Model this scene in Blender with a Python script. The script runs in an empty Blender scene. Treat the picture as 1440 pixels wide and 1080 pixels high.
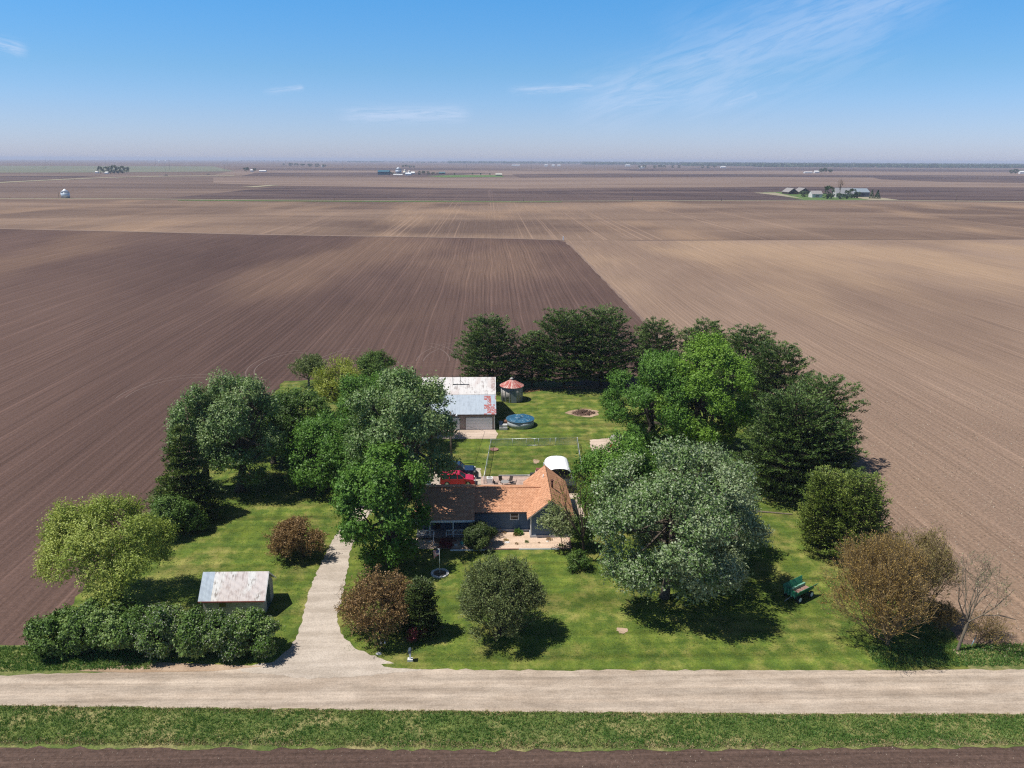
import bpy, math, random, zlib
import numpy as np
from mathutils import Vector, Matrix

random.seed(7)
RNG = np.random.default_rng(11)
scene = bpy.context.scene
COL = scene.collection

# ------------------------------------------------------------------ camera model
H = 45.0
FPX = 1096.0
PITCH = math.radians(16.04)
YAW = math.radians(1.83)
ROLL = math.radians(0.25)


def ray(px, py):
    x = (px - 720) / FPX
    y = -(py - 540) / FPX
    c, s = math.cos(ROLL), math.sin(ROLL)
    x, y = x * c - y * s, x * s + y * c
    cy, sy = math.cos(YAW), math.sin(YAW)
    cp, sp = math.cos(PITCH), math.sin(PITCH)
    R = (cy, -sy, 0)
    Fw = (sy * cp, cy * cp, -sp)
    U = (sy * sp, cy * sp, cp)
    return [Fw[i] + x * R[i] + y * U[i] for i in range(3)]


def P(px, py, z=0.0):
    """point of the photograph -> point on the ground (metres)"""
    d = ray(px, py)
    t = (z - H) / d[2]
    return Vector((d[0] * t, d[1] * t, z))


def Qz(px, py, Y):
    d = ray(px, py)
    t = Y / d[1]
    return Vector((d[0] * t, Y, H + d[2] * t))


# ------------------------------------------------------------------ node helpers
class NT:
    def __init__(self, name):
        self.m = bpy.data.materials.new(name)
        self.m.use_nodes = True
        self.t = self.m.node_tree
        self.t.nodes.clear()
        self.out = self.t.nodes.new('ShaderNodeOutputMaterial')
        self._pos = None

    def n(self, kind, **kw):
        nd = self.t.nodes.new(kind)
        for k, v in kw.items():
            setattr(nd, k, v)
        return nd

    def l(self, a, b):
        self.t.links.new(a, b)

    def setin(self, sock, v):
        if hasattr(v, 'is_linked') or isinstance(v, bpy.types.NodeSocket):
            self.l(v, sock)
        else:
            if isinstance(v, (tuple, list)) and len(v) == 3 and sock.type == 'RGBA':
                v = (*v, 1)
            sock.default_value = v

    def pos(self):
        if self._pos is None:
            self._pos = self.n('ShaderNodeTexCoord').outputs['Object']
        return self._pos

    def scaled(self, s, rot=0.0, loc=(0, 0, 0)):
        mp = self.n('ShaderNodeMapping')
        self.l(self.pos(), mp.inputs[0])
        mp.inputs['Scale'].default_value = s
        mp.inputs['Rotation'].default_value = (0, 0, rot)
        mp.inputs['Location'].default_value = loc
        return mp.outputs[0]

    def noise(self, s=(1, 1, 1), detail=3.0, rough=0.55, rot=0.0, dist=0.0, loc=(0, 0, 0)):
        if not isinstance(s, tuple):
            s = (s, s, s)
        nd = self.n('ShaderNodeTexNoise')
        self.l(self.scaled(s, rot, loc), nd.inputs['Vector'])
        nd.inputs['Scale'].default_value = 1.0
        nd.inputs['Detail'].default_value = detail
        nd.inputs['Roughness'].default_value = rough
        nd.inputs['Distortion'].default_value = dist
        return nd.outputs['Fac']

    def ramp(self, fac, stops, interp='LINEAR'):
        nd = self.n('ShaderNodeValToRGB')
        nd.color_ramp.interpolation = interp
        els = nd.color_ramp.elements
        while len(els) < len(stops):
            els.new(0.5)
        for e, (p, c) in zip(els, stops):
            e.position = p
            if not isinstance(c, (tuple, list)):
                c = (c, c, c)
            e.color = (*c[:3], 1)
        self.setin(nd.inputs[0], fac)
        return nd.outputs[0]

    def mix(self, fac, a, b, mode='MIX'):
        nd = self.n('ShaderNodeMix', data_type='RGBA', blend_type=mode)
        self.setin(nd.inputs[0], fac)
        self.setin(nd.inputs[6], a)
        self.setin(nd.inputs[7], b)
        return nd.outputs[2]

    def math(self, op, a, b=0.0, c=0.0):
        nd = self.n('ShaderNodeMath', operation=op)
        self.setin(nd.inputs[0], a)
        self.setin(nd.inputs[1], b)
        self.setin(nd.inputs[2], c)
        return nd.outputs[0]

    def step(self, v, lo, hi):
        nd = self.n('ShaderNodeMapRange', interpolation_type='SMOOTHSTEP')
        self.setin(nd.inputs[0], v)
        nd.inputs[1].default_value = lo
        nd.inputs[2].default_value = hi
        return nd.outputs[0]

    def xyz(self):
        nd = self.n('ShaderNodeSeparateXYZ')
        self.l(self.pos(), nd.inputs[0])
        return nd.outputs

    def bump(self, h, strength=0.3, dist=0.05):
        nd = self.n('ShaderNodeBump')
        self.l(h, nd.inputs['Height'])
        nd.inputs['Strength'].default_value = strength
        nd.inputs['Distance'].default_value = dist
        return nd.outputs[0]

    def pbr(self, color, rough=0.8, spec=0.3, metal=0.0, normal=None, extra=None):
        b = self.n('ShaderNodeBsdfPrincipled')
        self.setin(b.inputs['Base Color'], color)
        self.setin(b.inputs['Roughness'], rough)
        b.inputs['Specular IOR Level'].default_value = spec
        self.setin(b.inputs['Metallic'], metal)
        if normal is not None:
            self.l(normal, b.inputs['Normal'])
        for k, v in (extra or {}).items():
            self.setin(b.inputs[k], v)
        self.l(b.outputs[0], self.out.inputs[0])
        return self.m


def simple(name, col, rough=0.7, spec=0.3, metal=0.0, var=0.12, scale=3.0):
    g = NT(name)
    nz = g.noise(scale, 4)
    a = tuple(max(0, c * (1 - var)) for c in col)
    b = tuple(min(1, c * (1 + var)) for c in col)
    return g.pbr(g.ramp(nz, [(0.3, a), (0.7, b)]), rough, spec, metal)


# ------------------------------------------------------------------ ground materials
def soil(name, dark, light, patch=None, rows=0.5, lines=0.0, across=False, speck=0.25, rot=0.0, pscale=(0.006, 0.004), tracks=0.0, headland=None, speckcol=None):
    g = NT(name)
    big = g.noise((pscale[0], pscale[1], 1), 4, 0.55, dist=0.6)
    c = g.ramp(big, [(0.36, dark), (0.64, light)])
    if patch:
        b2 = g.noise((0.011, 0.004, 1), 3, 0.5, loc=(31, 7, 0))
        c = g.mix(g.math('MULTIPLY', g.step(b2, 0.48, 0.70), 0.75), c, patch)
    # furrows and drill passes running along the field
    if across:
        r1 = g.noise((0.06, 3.2, 1), 3, 0.6, rot)
        r2 = g.noise((0.015, 0.9, 1), 3, 0.6, rot, loc=(5, 9, 0))
    else:
        r1 = g.noise((2.6, 0.030, 1), 2, 0.5, rot)
        r2 = g.noise((0.55, 0.003, 1), 3, 0.6, rot, loc=(5, 9, 0))
    rr = g.math('ADD', g.math('MULTIPLY', r1, 0.82), g.math('MULTIPLY', r2, 0.18))
    if headland:
        h1 = g.noise((0.012, 1.55, 1), 2, 0.5)
        h2 = g.noise((0.004, 0.33, 1), 3, 0.6, loc=(5, 9, 0))
        hh = g.math('ADD', g.math('MULTIPLY', h1, 0.6), g.math('MULTIPLY', h2, 0.4))
        y = g.xyz()[1]
        wob = g.math('ADD', y, g.math('MULTIPLY', g.noise(0.05, 1), 8.0))
        mk = g.math('MULTIPLY', g.step(wob, headland[0], headland[0] + 1.5), g.math('SUBTRACT', 1.0, g.step(wob, headland[1], headland[1] + 3)))
        mk = g.math('MULTIPLY', mk, g.step(g.xyz()[0], -52.0, -44.0))
        nd = g.n('ShaderNodeMix')
        g.l(mk, nd.inputs[0]); g.l(rr, nd.inputs[2]); g.l(hh, nd.inputs[3])
        rr = nd.outputs[0]
    k = g.ramp(rr, [(0.36, 1.0 - rows * 0.6), (0.50, 1.0), (0.64, 1.0 + rows * 0.6)])
    c = g.mix(1.0, c, k, 'MULTIPLY')
    if lines:
        X = g.math('ADD', g.xyz()[0], g.math('MULTIPLY', g.noise((0.02, 0.006, 1), 2), 6.0))
        sw = g.math('SINE', g.math('MULTIPLY', X, 6.28318 / 1.52))
        am = g.step(g.noise((0.03, 0.012, 1), 3, 0.6, loc=(7, 3, 0)), 0.35, 0.62)
        l1 = g.math('MULTIPLY', g.math('MULTIPLY', sw, am), lines)
        fp = g.math('FRACT', g.math('DIVIDE', X, 9.14))
        l2 = g.math('MULTIPLY', g.step(g.math('ABSOLUTE', g.math('SUBTRACT', fp, 0.5)), 0.035, 0.012), lines * 2.2)
        fq = g.math('FRACT', g.math('DIVIDE', g.math('ADD', X, 2.3), 9.14))
        l3 = g.math('MULTIPLY', g.step(g.math('ABSOLUTE', g.math('SUBTRACT', fq, 0.5)), 0.030, 0.012), lines * -1.6)
        kk = g.math('ADD', 1.0, g.math('ADD', l1, g.math('ADD', l2, l3)))
        cc_ = g.n('ShaderNodeCombineColor')
        for q_ in range(3):
            g.l(kk, cc_.inputs[q_])
        c = g.mix(1.0, c, cc_.outputs[0], 'MULTIPLY')
    # clods and straw
    f = g.noise(2.6, 4, 0.75)
    k2 = g.ramp(f, [(0.30, 1.0 - speck), (0.5, 1.0), (0.72, 1.0 + speck)])
    c = g.mix(1.0, c, k2, 'MULTIPLY')
    f3 = g.noise((5.0, 5.0, 1), 2, 0.8, loc=(3, 3, 0))
    c = g.mix(g.math('MULTIPLY', g.step(f3, 0.60, 0.74), 0.55), c, speckcol or tuple(min(1, x * 2.0) for x in light))
    if tracks:
        w = g.noise((0.05, 0.0015, 1), 1, 0.4, loc=(2, 0, 0))
        t1 = g.noise((0.7, 0.0012, 1), 1, 0.3, loc=(8, 0, 0))
        mk = g.math('MULTIPLY', g.step(w, 0.45, 0.60), g.step(t1, 0.56, 0.66))
        c = g.mix(g.math('MULTIPLY', mk, tracks), c, tuple(min(1, x * 1.9) for x in light))
    bmp = g.math('ADD', g.math('MULTIPLY', r1, 1.5), g.math('MULTIPLY', f, 0.6))
    return g.pbr(c, 0.95, 0.1, normal=g.bump(bmp, 0.5, 0.10))


def grass_mat(name, a, b, dry, dryness=0.5, mow=0.12):
    g = NT(name)
    n1 = g.noise(0.16, 5, 0.65, dist=0.4)
    n2 = g.noise(0.55, 5, 0.65, loc=(4, 4, 0))
    n3 = g.noise((6, 6, 1), 3, 0.8)
    c = g.mix(g.step(n2, 0.35, 0.65), a, b)
    c = g.mix(g.math('MULTIPLY', g.step(g.math('ADD', g.math('MULTIPLY', n1, 0.55), g.math('MULTIPLY', n2, 0.45)), 0.46, 0.66), dryness), c, dry)
    mw = g.noise((0.02, 0.75, 1), 2, 0.5, rot=0.03)
    c = g.mix(1.0, c, g.ramp(mw, [(0.35, 1 - mow), (0.65, 1 + mow)]), 'MULTIPLY')
    mw2 = g.noise((0.7, 0.03, 1), 2, 0.5, rot=-0.5)
    c = g.mix(1.0, c, g.ramp(mw2, [(0.35, 1 - mow * .5), (0.65, 1 + mow * .5)]), 'MULTIPLY')
    c = g.mix(1.0, c, g.ramp(n3, [(0.32, 0.62), (0.5, 1.0), (0.72, 1.45)]), 'MULTIPLY')
    return g.pbr(c, 0.9, 0.15, normal=g.bump(n3, 0.7, 0.08))


def gravel_mat(name, a, b, tracks=False):
    g = NT(name)
    n1 = g.noise((0.10, 0.9, 1), 4, 0.6)
    n2 = g.noise(7.0, 3, 0.85)
    n3 = g.noise(0.35, 4, 0.6, loc=(9, 2, 0))
    c = g.mix(g.step(g.math('ADD', g.math('MULTIPLY', n1, 0.6), g.math('MULTIPLY', n3, 0.4)), 0.38, 0.62), a, b)
    c = g.mix(1.0, c, g.ramp(n2, [(0.3, 0.74), (0.5, 1.0), (0.7, 1.22)]), 'MULTIPLY')
    if tracks:
        xs_ = g.xyz()
        yy = g.math('ADD', g.math('ADD', xs_[1], g.math('MULTIPLY', xs_[0], 0.036)), g.math('MULTIPLY', g.noise((0.05, 0.05, 1), 2), 1.2))
        rut = g.math('SINE', g.math('MULTIPLY', g.math('SUBTRACT', yy, 59.6), 3.4))
        c = g.mix(1.0, c, g.ramp(g.math('ADD', g.math('MULTIPLY', rut, 0.5), 0.5), [(0.0, 0.90), (0.6, 1.0), (1.0, 1.10)]), 'MULTIPLY')
        rg_ = g.noise((0.35, 1.2, 1), 5, 0.75, loc=(3, 3, 0))
        c = g.mix(1.0, c, g.ramp(rg_, [(0.38, 0.86), (0.5, 1.0), (0.66, 1.10)]), 'MULTIPLY')
        st = g.noise((0.03, 2.4, 1), 2, 0.6, loc=(1, 7, 0))
        c = g.mix(1.0, c, g.ramp(st, [(0.35, 0.87), (0.6, 1.05)]), 'MULTIPLY')
    return g.pbr(c, 0.95, 0.15, normal=g.bump(n2, 0.6, 0.05))


M = {}
M['soil_base'] = soil('soil_base', (0.105, 0.072, 0.060), (0.175, 0.122, 0.095), rows=0.15, pscale=(0.0012, 0.006))
M['soil_dark'] = soil('soil_dark', (0.072, 0.044, 0.037), (0.116, 0.073, 0.059), patch=(0.165, 0.105, 0.074), rows=0.24, lines=0.13, speck=0.26, pscale=(0.009, 0.004), headland=(162, 178))
M['soil_near'] = soil('soil_near', (0.078, 0.050, 0.040), (0.118, 0.080, 0.064), rows=0.45, speck=0.38, across=True)
M['soil_tan'] = soil('soil_tan', (0.185, 0.125, 0.092), (0.265, 0.185, 0.136), patch=(0.33, 0.225, 0.145), rows=0.24, lines=0.055, speck=0.38, pscale=(0.008, 0.005), speckcol=(0.50, 0.42, 0.34))
M['soil_mid'] = soil('soil_mid', (0.115, 0.076, 0.058), (0.215, 0.147, 0.106), patch=(0.28, 0.185, 0.12), rows=0.22, lines=0.05, speck=0.2, pscale=(0.0035, 0.010), tracks=0.3)
M['soil_purple'] = soil('soil_purple', (0.048, 0.032, 0.034), (0.125, 0.086, 0.074), rows=0.15, speck=0.12, pscale=(0.0022, 0.010), tracks=0.2)
M['soil_pale'] = soil('soil_pale', (0.165, 0.115, 0.092), (0.225, 0.162, 0.128), rows=0.15, speck=0.12, pscale=(0.002, 0.008))
M['soil_greenish'] = soil('soil_greenish', (0.13, 0.14, 0.09), (0.17, 0.17, 0.12), rows=0.1, speck=0.1, pscale=(0.002, 0.008))
M['lawn'] = grass_mat('lawn', (0.064, 0.103, 0.017), (0.118, 0.157, 0.023), (0.230, 0.207, 0.064), 0.85, 0.23)
M['verge'] = grass_mat('verge', (0.075, 0.110, 0.028), (0.135, 0.165, 0.045), (0.30, 0.25, 0.12), 0.9, 0.05)
M['farm_green'] = grass_mat('farm_green', (0.07, 0.13, 0.03), (0.10, 0.16, 0.04), (0.16, 0.18, 0.07), 0.4)
M['road'] = gravel_mat('road_gravel', (0.34, 0.272, 0.212), (0.43, 0.355, 0.285), True)
M['drive'] = gravel_mat('drive_gravel', (0.36, 0.305, 0.25), (0.47, 0.405, 0.34))
M['dirt'] = gravel_mat('bare_dirt', (0.30, 0.21, 0.14), (0.42, 0.31, 0.22))
M['sand'] = gravel_mat('sand', (0.42, 0.33, 0.26), (0.55, 0.44, 0.36))
M['bed'] = gravel_mat('bed_gravel', (0.50, 0.37, 0.27), (0.62, 0.47, 0.36))
M['farroad'] = gravel_mat('far_road', (0.25, 0.22, 0.15), (0.32, 0.28, 0.19))


# ------------------------------------------------------------------ leaf / bark materials
def leaf_mat(name, a, b, c, back=None, transl=0.28, rough=0.5, spec=0.3):
    g = NT(name)
    lf = g.n('ShaderNodeAttribute', attribute_name='lf').outputs['Fac']
    cl = g.n('ShaderNodeAttribute', attribute_name='cl').outputs['Fac']
    col = g.ramp(lf, [(0.0, a), (1.0, b)])
    col = g.mix(g.step(cl, 0.45, 0.95), col, c)
    if back:
        bf = g.n('ShaderNodeNewGeometry').outputs['Backfacing']
        col = g.mix(bf, col, back)
    p = g.n('ShaderNodeBsdfPrincipled')
    g.l(col, p.inputs['Base Color'])
    p.inputs['Roughness'].default_value = rough
    p.inputs['Specular IOR Level'].default_value = spec
    tr = g.n('ShaderNodeBsdfTranslucent')
    g.l(g.mix(1.0, col, (1.0, 1.0, 0.55), 'MULTIPLY'), tr.inputs[0])
    mx = g.n('ShaderNodeMixShader')
    mx.inputs[0].default_value = transl
    g.l(p.outputs[0], mx.inputs[1])
    g.l(tr.outputs[0], mx.inputs[2])
    g.l(mx.outputs[0], g.out.inputs[0])
    return g.m


M['lf_green'] = leaf_mat('leaf_maple_green', (0.076, 0.174, 0.022), (0.124, 0.249, 0.035), (0.165, 0.302, 0.044))
M['lf_silver'] = leaf_mat('leaf_silver_maple', (0.100, 0.178, 0.045), (0.147, 0.230, 0.069), (0.242, 0.305, 0.150), back=(0.319, 0.380, 0.225), transl=0.18)
M['lf_sage'] = leaf_mat('leaf_sage_maple', (0.074, 0.151, 0.030), (0.131, 0.218, 0.052), (0.200, 0.280, 0.095), back=(0.252, 0.336, 0.152), transl=0.2)
M['lf_lime'] = leaf_mat('leaf_lime', (0.128, 0.247, 0.024), (0.188, 0.330, 0.036), (0.225, 0.375, 0.053))
M['lf_dark'] = leaf_mat('leaf_dark', (0.049, 0.105, 0.016), (0.089, 0.160, 0.027), (0.138, 0.220, 0.041))
M['lf_yellow'] = leaf_mat('leaf_yellow', (0.203, 0.250, 0.030), (0.284, 0.338, 0.043), (0.351, 0.392, 0.068), transl=0.35)
M['lf_olive'] = leaf_mat('leaf_olive', (0.211, 0.282, 0.045), (0.312, 0.381, 0.068), (0.390, 0.442, 0.101), transl=0.3)
M['lf_grey'] = leaf_mat('leaf_grey_green', (0.15, 0.20, 0.065), (0.24, 0.29, 0.11), (0.30, 0.34, 0.16), transl=0.25)
M['lf_bronze'] = leaf_mat('leaf_bronze', (0.235, 0.140, 0.058), (0.370, 0.241, 0.105), (0.280, 0.269, 0.075), transl=0.25)
M['lf_lilac'] = leaf_mat('leaf_lilac', (0.066, 0.132, 0.022), (0.121, 0.207, 0.036), (0.198, 0.287, 0.075), transl=0.2)
M['lf_flower'] = leaf_mat('pale_blossom', (0.22, 0.25, 0.15), (0.36, 0.38, 0.28), (0.42, 0.42, 0.34), transl=0.2)
M['lf_pine'] = leaf_mat('needle_pine', (0.040, 0.077, 0.015), (0.077, 0.130, 0.027), (0.112, 0.176, 0.038), transl=0.08)
M['lf_spruce'] = leaf_mat('needle_spruce', (0.043, 0.078, 0.015), (0.082, 0.130, 0.024), (0.143, 0.189, 0.039), transl=0.08)
M['lf_juniper'] = leaf_mat('needle_juniper', (0.092, 0.141, 0.020), (0.141, 0.200, 0.032), (0.184, 0.233, 0.043), transl=0.1)
M['lf_yew'] = leaf_mat('needle_yew', (0.033, 0.058, 0.013), (0.058, 0.091, 0.018), (0.078, 0.111, 0.026), transl=0.08)
M['lf_willow'] = leaf_mat('bud_leaf_tan', (0.347, 0.222, 0.063), (0.464, 0.323, 0.099), (0.321, 0.316, 0.063), transl=0.3)
M['lf_willow2'] = leaf_mat('bud_leaf_olive', (0.291, 0.230, 0.083), (0.381, 0.322, 0.121), (0.280, 0.299, 0.077), transl=0.3)
M['lf_pale'] = leaf_mat('bud_leaf_pale', (0.25, 0.26, 0.12), (0.32, 0.33, 0.17), (0.30, 0.32, 0.15), transl=0.3)
M['lf_red'] = leaf_mat('leaf_red', (0.16, 0.02, 0.025), (0.32, 0.05, 0.06), (0.10, 0.03, 0.03), transl=0.2)
M['grass_blades'] = leaf_mat('grass_blade_green', (0.075, 0.170, 0.034), (0.135, 0.245, 0.052), (0.215, 0.31, 0.085), transl=0.3)
M['grass_dry'] = leaf_mat('grass_straw', (0.345, 0.287, 0.138), (0.460, 0.391, 0.207), (0.253, 0.265, 0.103), transl=0.2)
M['straw'] = leaf_mat('corn_stubble', (0.36, 0.30, 0.23), (0.52, 0.45, 0.36), (0.45, 0.36, 0.26), transl=0.1)
M['clod'] = simple('soil_clod', (0.13, 0.095, 0.08), 0.95, 0.1)
M['far_leaf'] = leaf_mat('far_leaf', (0.025, 0.055, 0.018), (0.05, 0.09, 0.03), (0.07, 0.12, 0.04), transl=0.1)


def bark(name, a, b):
    g = NT(name)
    nz = g.noise((9, 9, 1.6), 4, 0.7)
    return g.pbr(g.ramp(nz, [(0.35, a), (0.65, b)]), 0.95, 0.1, normal=g.bump(nz, 0.6, 0.03))


M['bark'] = bark('bark_grey', (0.055, 0.045, 0.035), (0.14, 0.115, 0.09))
M['bark_dark'] = bark('bark_dark', (0.03, 0.024, 0.018), (0.08, 0.062, 0.045))
M['bark_tan'] = bark('bark_tan', (0.16, 0.115, 0.06), (0.30, 0.225, 0.13))
M['bark_light'] = bark('bark_light', (0.12, 0.10, 0.075), (0.24, 0.20, 0.15))


# ------------------------------------------------------------------ object helpers
ORG = {}


def origin(o):
    return ORG.get(o.name, Vector((0, 0, 0)))


def tag(o, label=None, cat=None, group=None, kind=None):
    if label:
        o['label'] = label
    if cat:
        o['category'] = cat
    if group:
        o['group'] = group
    if kind:
        o['kind'] = kind
    return o


def thing(name, label, cat, loc=(0, 0, 0), rz=0.0, group=None, local=False):
    o = bpy.data.objects.new(name, None)
    COL.objects.link(o)
    o.empty_display_size = 0.3
    o.location = loc
    o.rotation_euler = (0, 0, rz)
    ORG[o.name] = Vector((0, 0, 0)) if local else Vector(loc)
    return tag(o, label, cat, group)


def link_mesh(name, me, mats, parent):
    if not isinstance(mats, (list, tuple)):
        mats = [mats]
    for m in mats:
        me.materials.append(m)
    o = bpy.data.objects.new(name, me)
    COL.objects.link(o)
    if parent is not None:
        o.parent = parent
        ORG[o.name] = origin(parent)
    return o


def np_mesh(name, V, F, mats, parent=None, attrs=None, smooth=False, midx=None):
    """V (n,3), F (m,k) int"""
    me = bpy.data.meshes.new(name)
    V = np.asarray(V, dtype=np.float32)
    if parent is not None:
        V = V - np.array(origin(parent), dtype=np.float32)
    F = np.asarray(F, dtype=np.int32)
    m, k = F.shape
    me.vertices.add(len(V))
    me.vertices.foreach_set('co', V.ravel())
    me.loops.add(m * k)
    me.loops.foreach_set('vertex_index', F.ravel())
    me.polygons.add(m)
    me.polygons.foreach_set('loop_start', np.arange(0, m * k, k, dtype=np.int32))
    if midx is not None:
        me.polygons.foreach_set('material_index', np.asarray(midx, dtype=np.int32))
    for nm, arr in (attrs or {}).items():
        at = me.attributes.new(nm, 'FLOAT', 'FACE')
        at.data.foreach_set('value', np.asarray(arr, dtype=np.float32))
    me.update(calc_edges=True)
    me.polygons.foreach_set('use_smooth', np.full(m, bool(smooth)))
    return link_mesh(name, me, mats, parent)


class MB:
    def __init__(self):
        self.v = []
        self.f = []
        self.sm = []

    def add(self, vs, fs, smooth=False):
        b = len(self.v)
        self.v += [tuple(p) for p in vs]
        self.f += [tuple(b + i for i in f) for f in fs]
        self.sm += [smooth] * len(fs)
        return self

    def box(self, x0, x1, y0, y1, z0, z1):
        vs = [(x, y, z) for z in (z0, z1) for y in (y0, y1) for x in (x0, x1)]
        return self.add(vs, [(0, 2, 3, 1), (4, 5, 7, 6), (0, 1, 5, 4), (2, 6, 7, 3), (0, 4, 6, 2), (1, 3, 7, 5)])

    def hexa(self, b, t):
        """bottom 4 pts ccw, top 4 pts ccw"""
        return self.add(list(b) + list(t), [(3, 2, 1, 0), (4, 5, 6, 7), (0, 1, 5, 4), (1, 2, 6, 5), (2, 3, 7, 6), (3, 0, 4, 7)])

    def prism(self, poly, axis, a, b):
        """poly: list of 2-D points, extruded along axis ('x','y','z') from a to b"""
        n = len(poly)

        def mk(p, c):
            return {'x': (c, p[0], p[1]), 'y': (p[0], c, p[1]), 'z': (p[0], p[1], c)}[axis]
        vs = [mk(p, a) for p in poly] + [mk(p, b) for p in poly]
        fs = [tuple(range(n - 1, -1, -1)), tuple(range(n, 2 * n))] + [(i, (i + 1) % n, n + (i + 1) % n, n + i) for i in range(n)]
        return self.add(vs, fs)

    def slab(self, quad, t):
        """4 points (a sloping panel), thickness t downwards"""
        return self.hexa([(p[0], p[1], p[2] - t) for p in quad], quad)

    def cyl(self, c, r, z0, z1, n=16, r2=None, cap=True):
        r2 = r if r2 is None else r2
        vs = []
        for z, rr in ((z0, r), (z1, r2)):
            vs += [(c[0] + rr * math.cos(2 * math.pi * i / n), c[1] + rr * math.sin(2 * math.pi * i / n), z) for i in range(n)]
        self.add(vs, [(i, (i + 1) % n, n + (i + 1) % n, n + i) for i in range(n)], True)
        if cap:
            b = len(self.v) - 2 * n
            self.f += [tuple(b + i for i in range(n - 1, -1, -1)), tuple(b + n + i for i in range(n))]
            self.sm += [False, False]
        return self

    def tube(self, pts, r, n=6):
        pts = [Vector(p) for p in pts]
        if not isinstance(r, (list, tuple)):
            r = [r] * len(pts)
        rings = []
        for i, p in enumerate(pts):
            d = (pts[min(i + 1, len(pts) - 1)] - pts[max(i - 1, 0)]).normalized()
            a = d.orthogonal().normalized() if i == 0 else (rings[-1][1] - d * rings[-1][1].dot(d)).normalized()
            rings.append((p, a, d.cross(a), r[i]))
        vs = []
        for p, a, b, rr in rings:
            vs += [p + (a * math.cos(2 * math.pi * k / n) + b * math.sin(2 * math.pi * k / n)) * rr for k in range(n)]
        fs = []
        for i in range(len(pts) - 1):
            for k in range(n):
                fs.append((i * n + k, i * n + (k + 1) % n, (i + 1) * n + (k + 1) % n, (i + 1) * n + k))
        fs.append(tuple(range(n - 1, -1, -1)))
        fs.append(tuple((len(pts) - 1) * n + k for k in range(n)))
        return self.add(vs, fs, n > 5)

    def build(self, name, mat, parent=None):
        me = bpy.data.meshes.new(name)
        og = origin(parent) if parent is not None else Vector((0, 0, 0))
        me.from_pydata([(p[0] - og.x, p[1] - og.y, p[2] - og.z) for p in self.v], [], self.f)
        me.polygons.foreach_set('use_smooth', self.sm)
        me.update()
        return link_mesh(name, me, mat, parent)


def struct(o):
    o['kind'] = 'structure'
    return o


def sheet(name, pts, z, mat):
    """flat polygon sheet (fan-safe through bmesh ngon)"""
    me = bpy.data.meshes.new(name)
    me.from_pydata([(p[0], p[1], z) for p in pts], [], [tuple(range(len(pts)))])
    me.update()
    o = link_mesh(name, me, mat, None)
    if me.polygons[0].normal.z < 0:
        me.flip_normals()
    return struct(o)


def wavy(pts, step=1.0, amp=0.25, seed=0, closed=True):
    """subdivide a ground outline and roughen it"""
    rg = random.Random(seed)
    out = []
    n = len(pts)
    for i in range(n if closed else n - 1):
        a, b = Vector(pts[i]), Vector(pts[(i + 1) % n])
        L = (b - a).length
        k = max(1, int(L / step))
        nrm = Vector((-(b - a).y, (b - a).x, 0)).normalized() if L > 0 else Vector((0, 0, 0))
        for j in range(k):
            q = a + (b - a) * (j / k)
            w = rg.uniform(-amp, amp) if j else 0
            out.append(q + nrm * w)
    return out


def smooth_closed(pts, it=2):
    pts = [Vector(p) for p in pts]
    for _ in range(it):
        q = []
        for i in range(len(pts)):
            a, b = pts[i], pts[(i + 1) % len(pts)]
            q += [a * 0.75 + b * 0.25, a * 0.25 + b * 0.75]
        pts = q
    return pts


def blob(c, rx, ry, n=24, amp=.15):
    out = []
    for i in range(n):
        a = 2 * math.pi * i / n
        k = 1 + amp * (math.sin(3 * a + c[0]) * .6 + math.sin(7 * a + c[1]) * .35) + random.uniform(-amp, amp) * .35
        out.append((c[0] + rx * k * math.cos(a), c[1] + ry * k * math.sin(a), 0))
    return out


# ------------------------------------------------------------------ numpy foliage helpers
def unit(a):
    return a / np.maximum(np.linalg.norm(a, axis=-1, keepdims=True), 1e-9)


def rnd_dirs(n):
    return unit(RNG.normal(size=(n, 3)))


def leaf_quads(C, A, S, W, N=None):
    """rhombic leaves: centre C, axis A, length S, width W, optional normal hint N"""
    n = len(C)
    if N is None:
        N = rnd_dirs(n)
    B = unit(np.cross(A, N))
    a = A * (S * 0.5)[:, None]
    b = B * (W * 0.5)[:, None]
    V = np.stack([C - a, C + b - a * 0.1, C + a, C - b - a * 0.1], axis=1).reshape(-1, 3)
    F = np.arange(4 * n).reshape(n, 4)
    return V, F


def seg_mesh(P0, P1, R0, R1, n=3):
    P0, P1 = np.asarray(P0, float), np.asarray(P1, float)
    R0, R1 = np.asarray(R0, float), np.asarray(R1, float)
    D = unit(P1 - P0)
    ref = np.where(np.abs(D[:, 2:3]) < 0.9, np.array([[0, 0, 1.0]]), np.array([[1.0, 0, 0]]))
    A = unit(np.cross(D, ref))
    B = np.cross(D, A)
    th = np.arange(n) * 2 * math.pi / n
    ring = A[:, None, :] * np.cos(th)[None, :, None] + B[:, None, :] * np.sin(th)[None, :, None]
    V = np.concatenate([P0[:, None, :] + ring * R0[:, None, None], P1[:, None, :] + ring * R1[:, None, None]], axis=1)
    m = len(P0)
    base = (np.arange(m) * 2 * n)[:, None, None]
    k = np.arange(n)
    f = np.stack([k, (k + 1) % n, n + (k + 1) % n, n + k], axis=1)[None]
    F = (base + f).reshape(-1, 4)
    return V.reshape(-1, 3), F


def reseed(label):
    """every plant keeps its own shape whatever is built before it"""
    global RNG
    k = zlib.crc32(label.encode())
    RNG = np.random.default_rng(k)
    random.seed(k)


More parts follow.
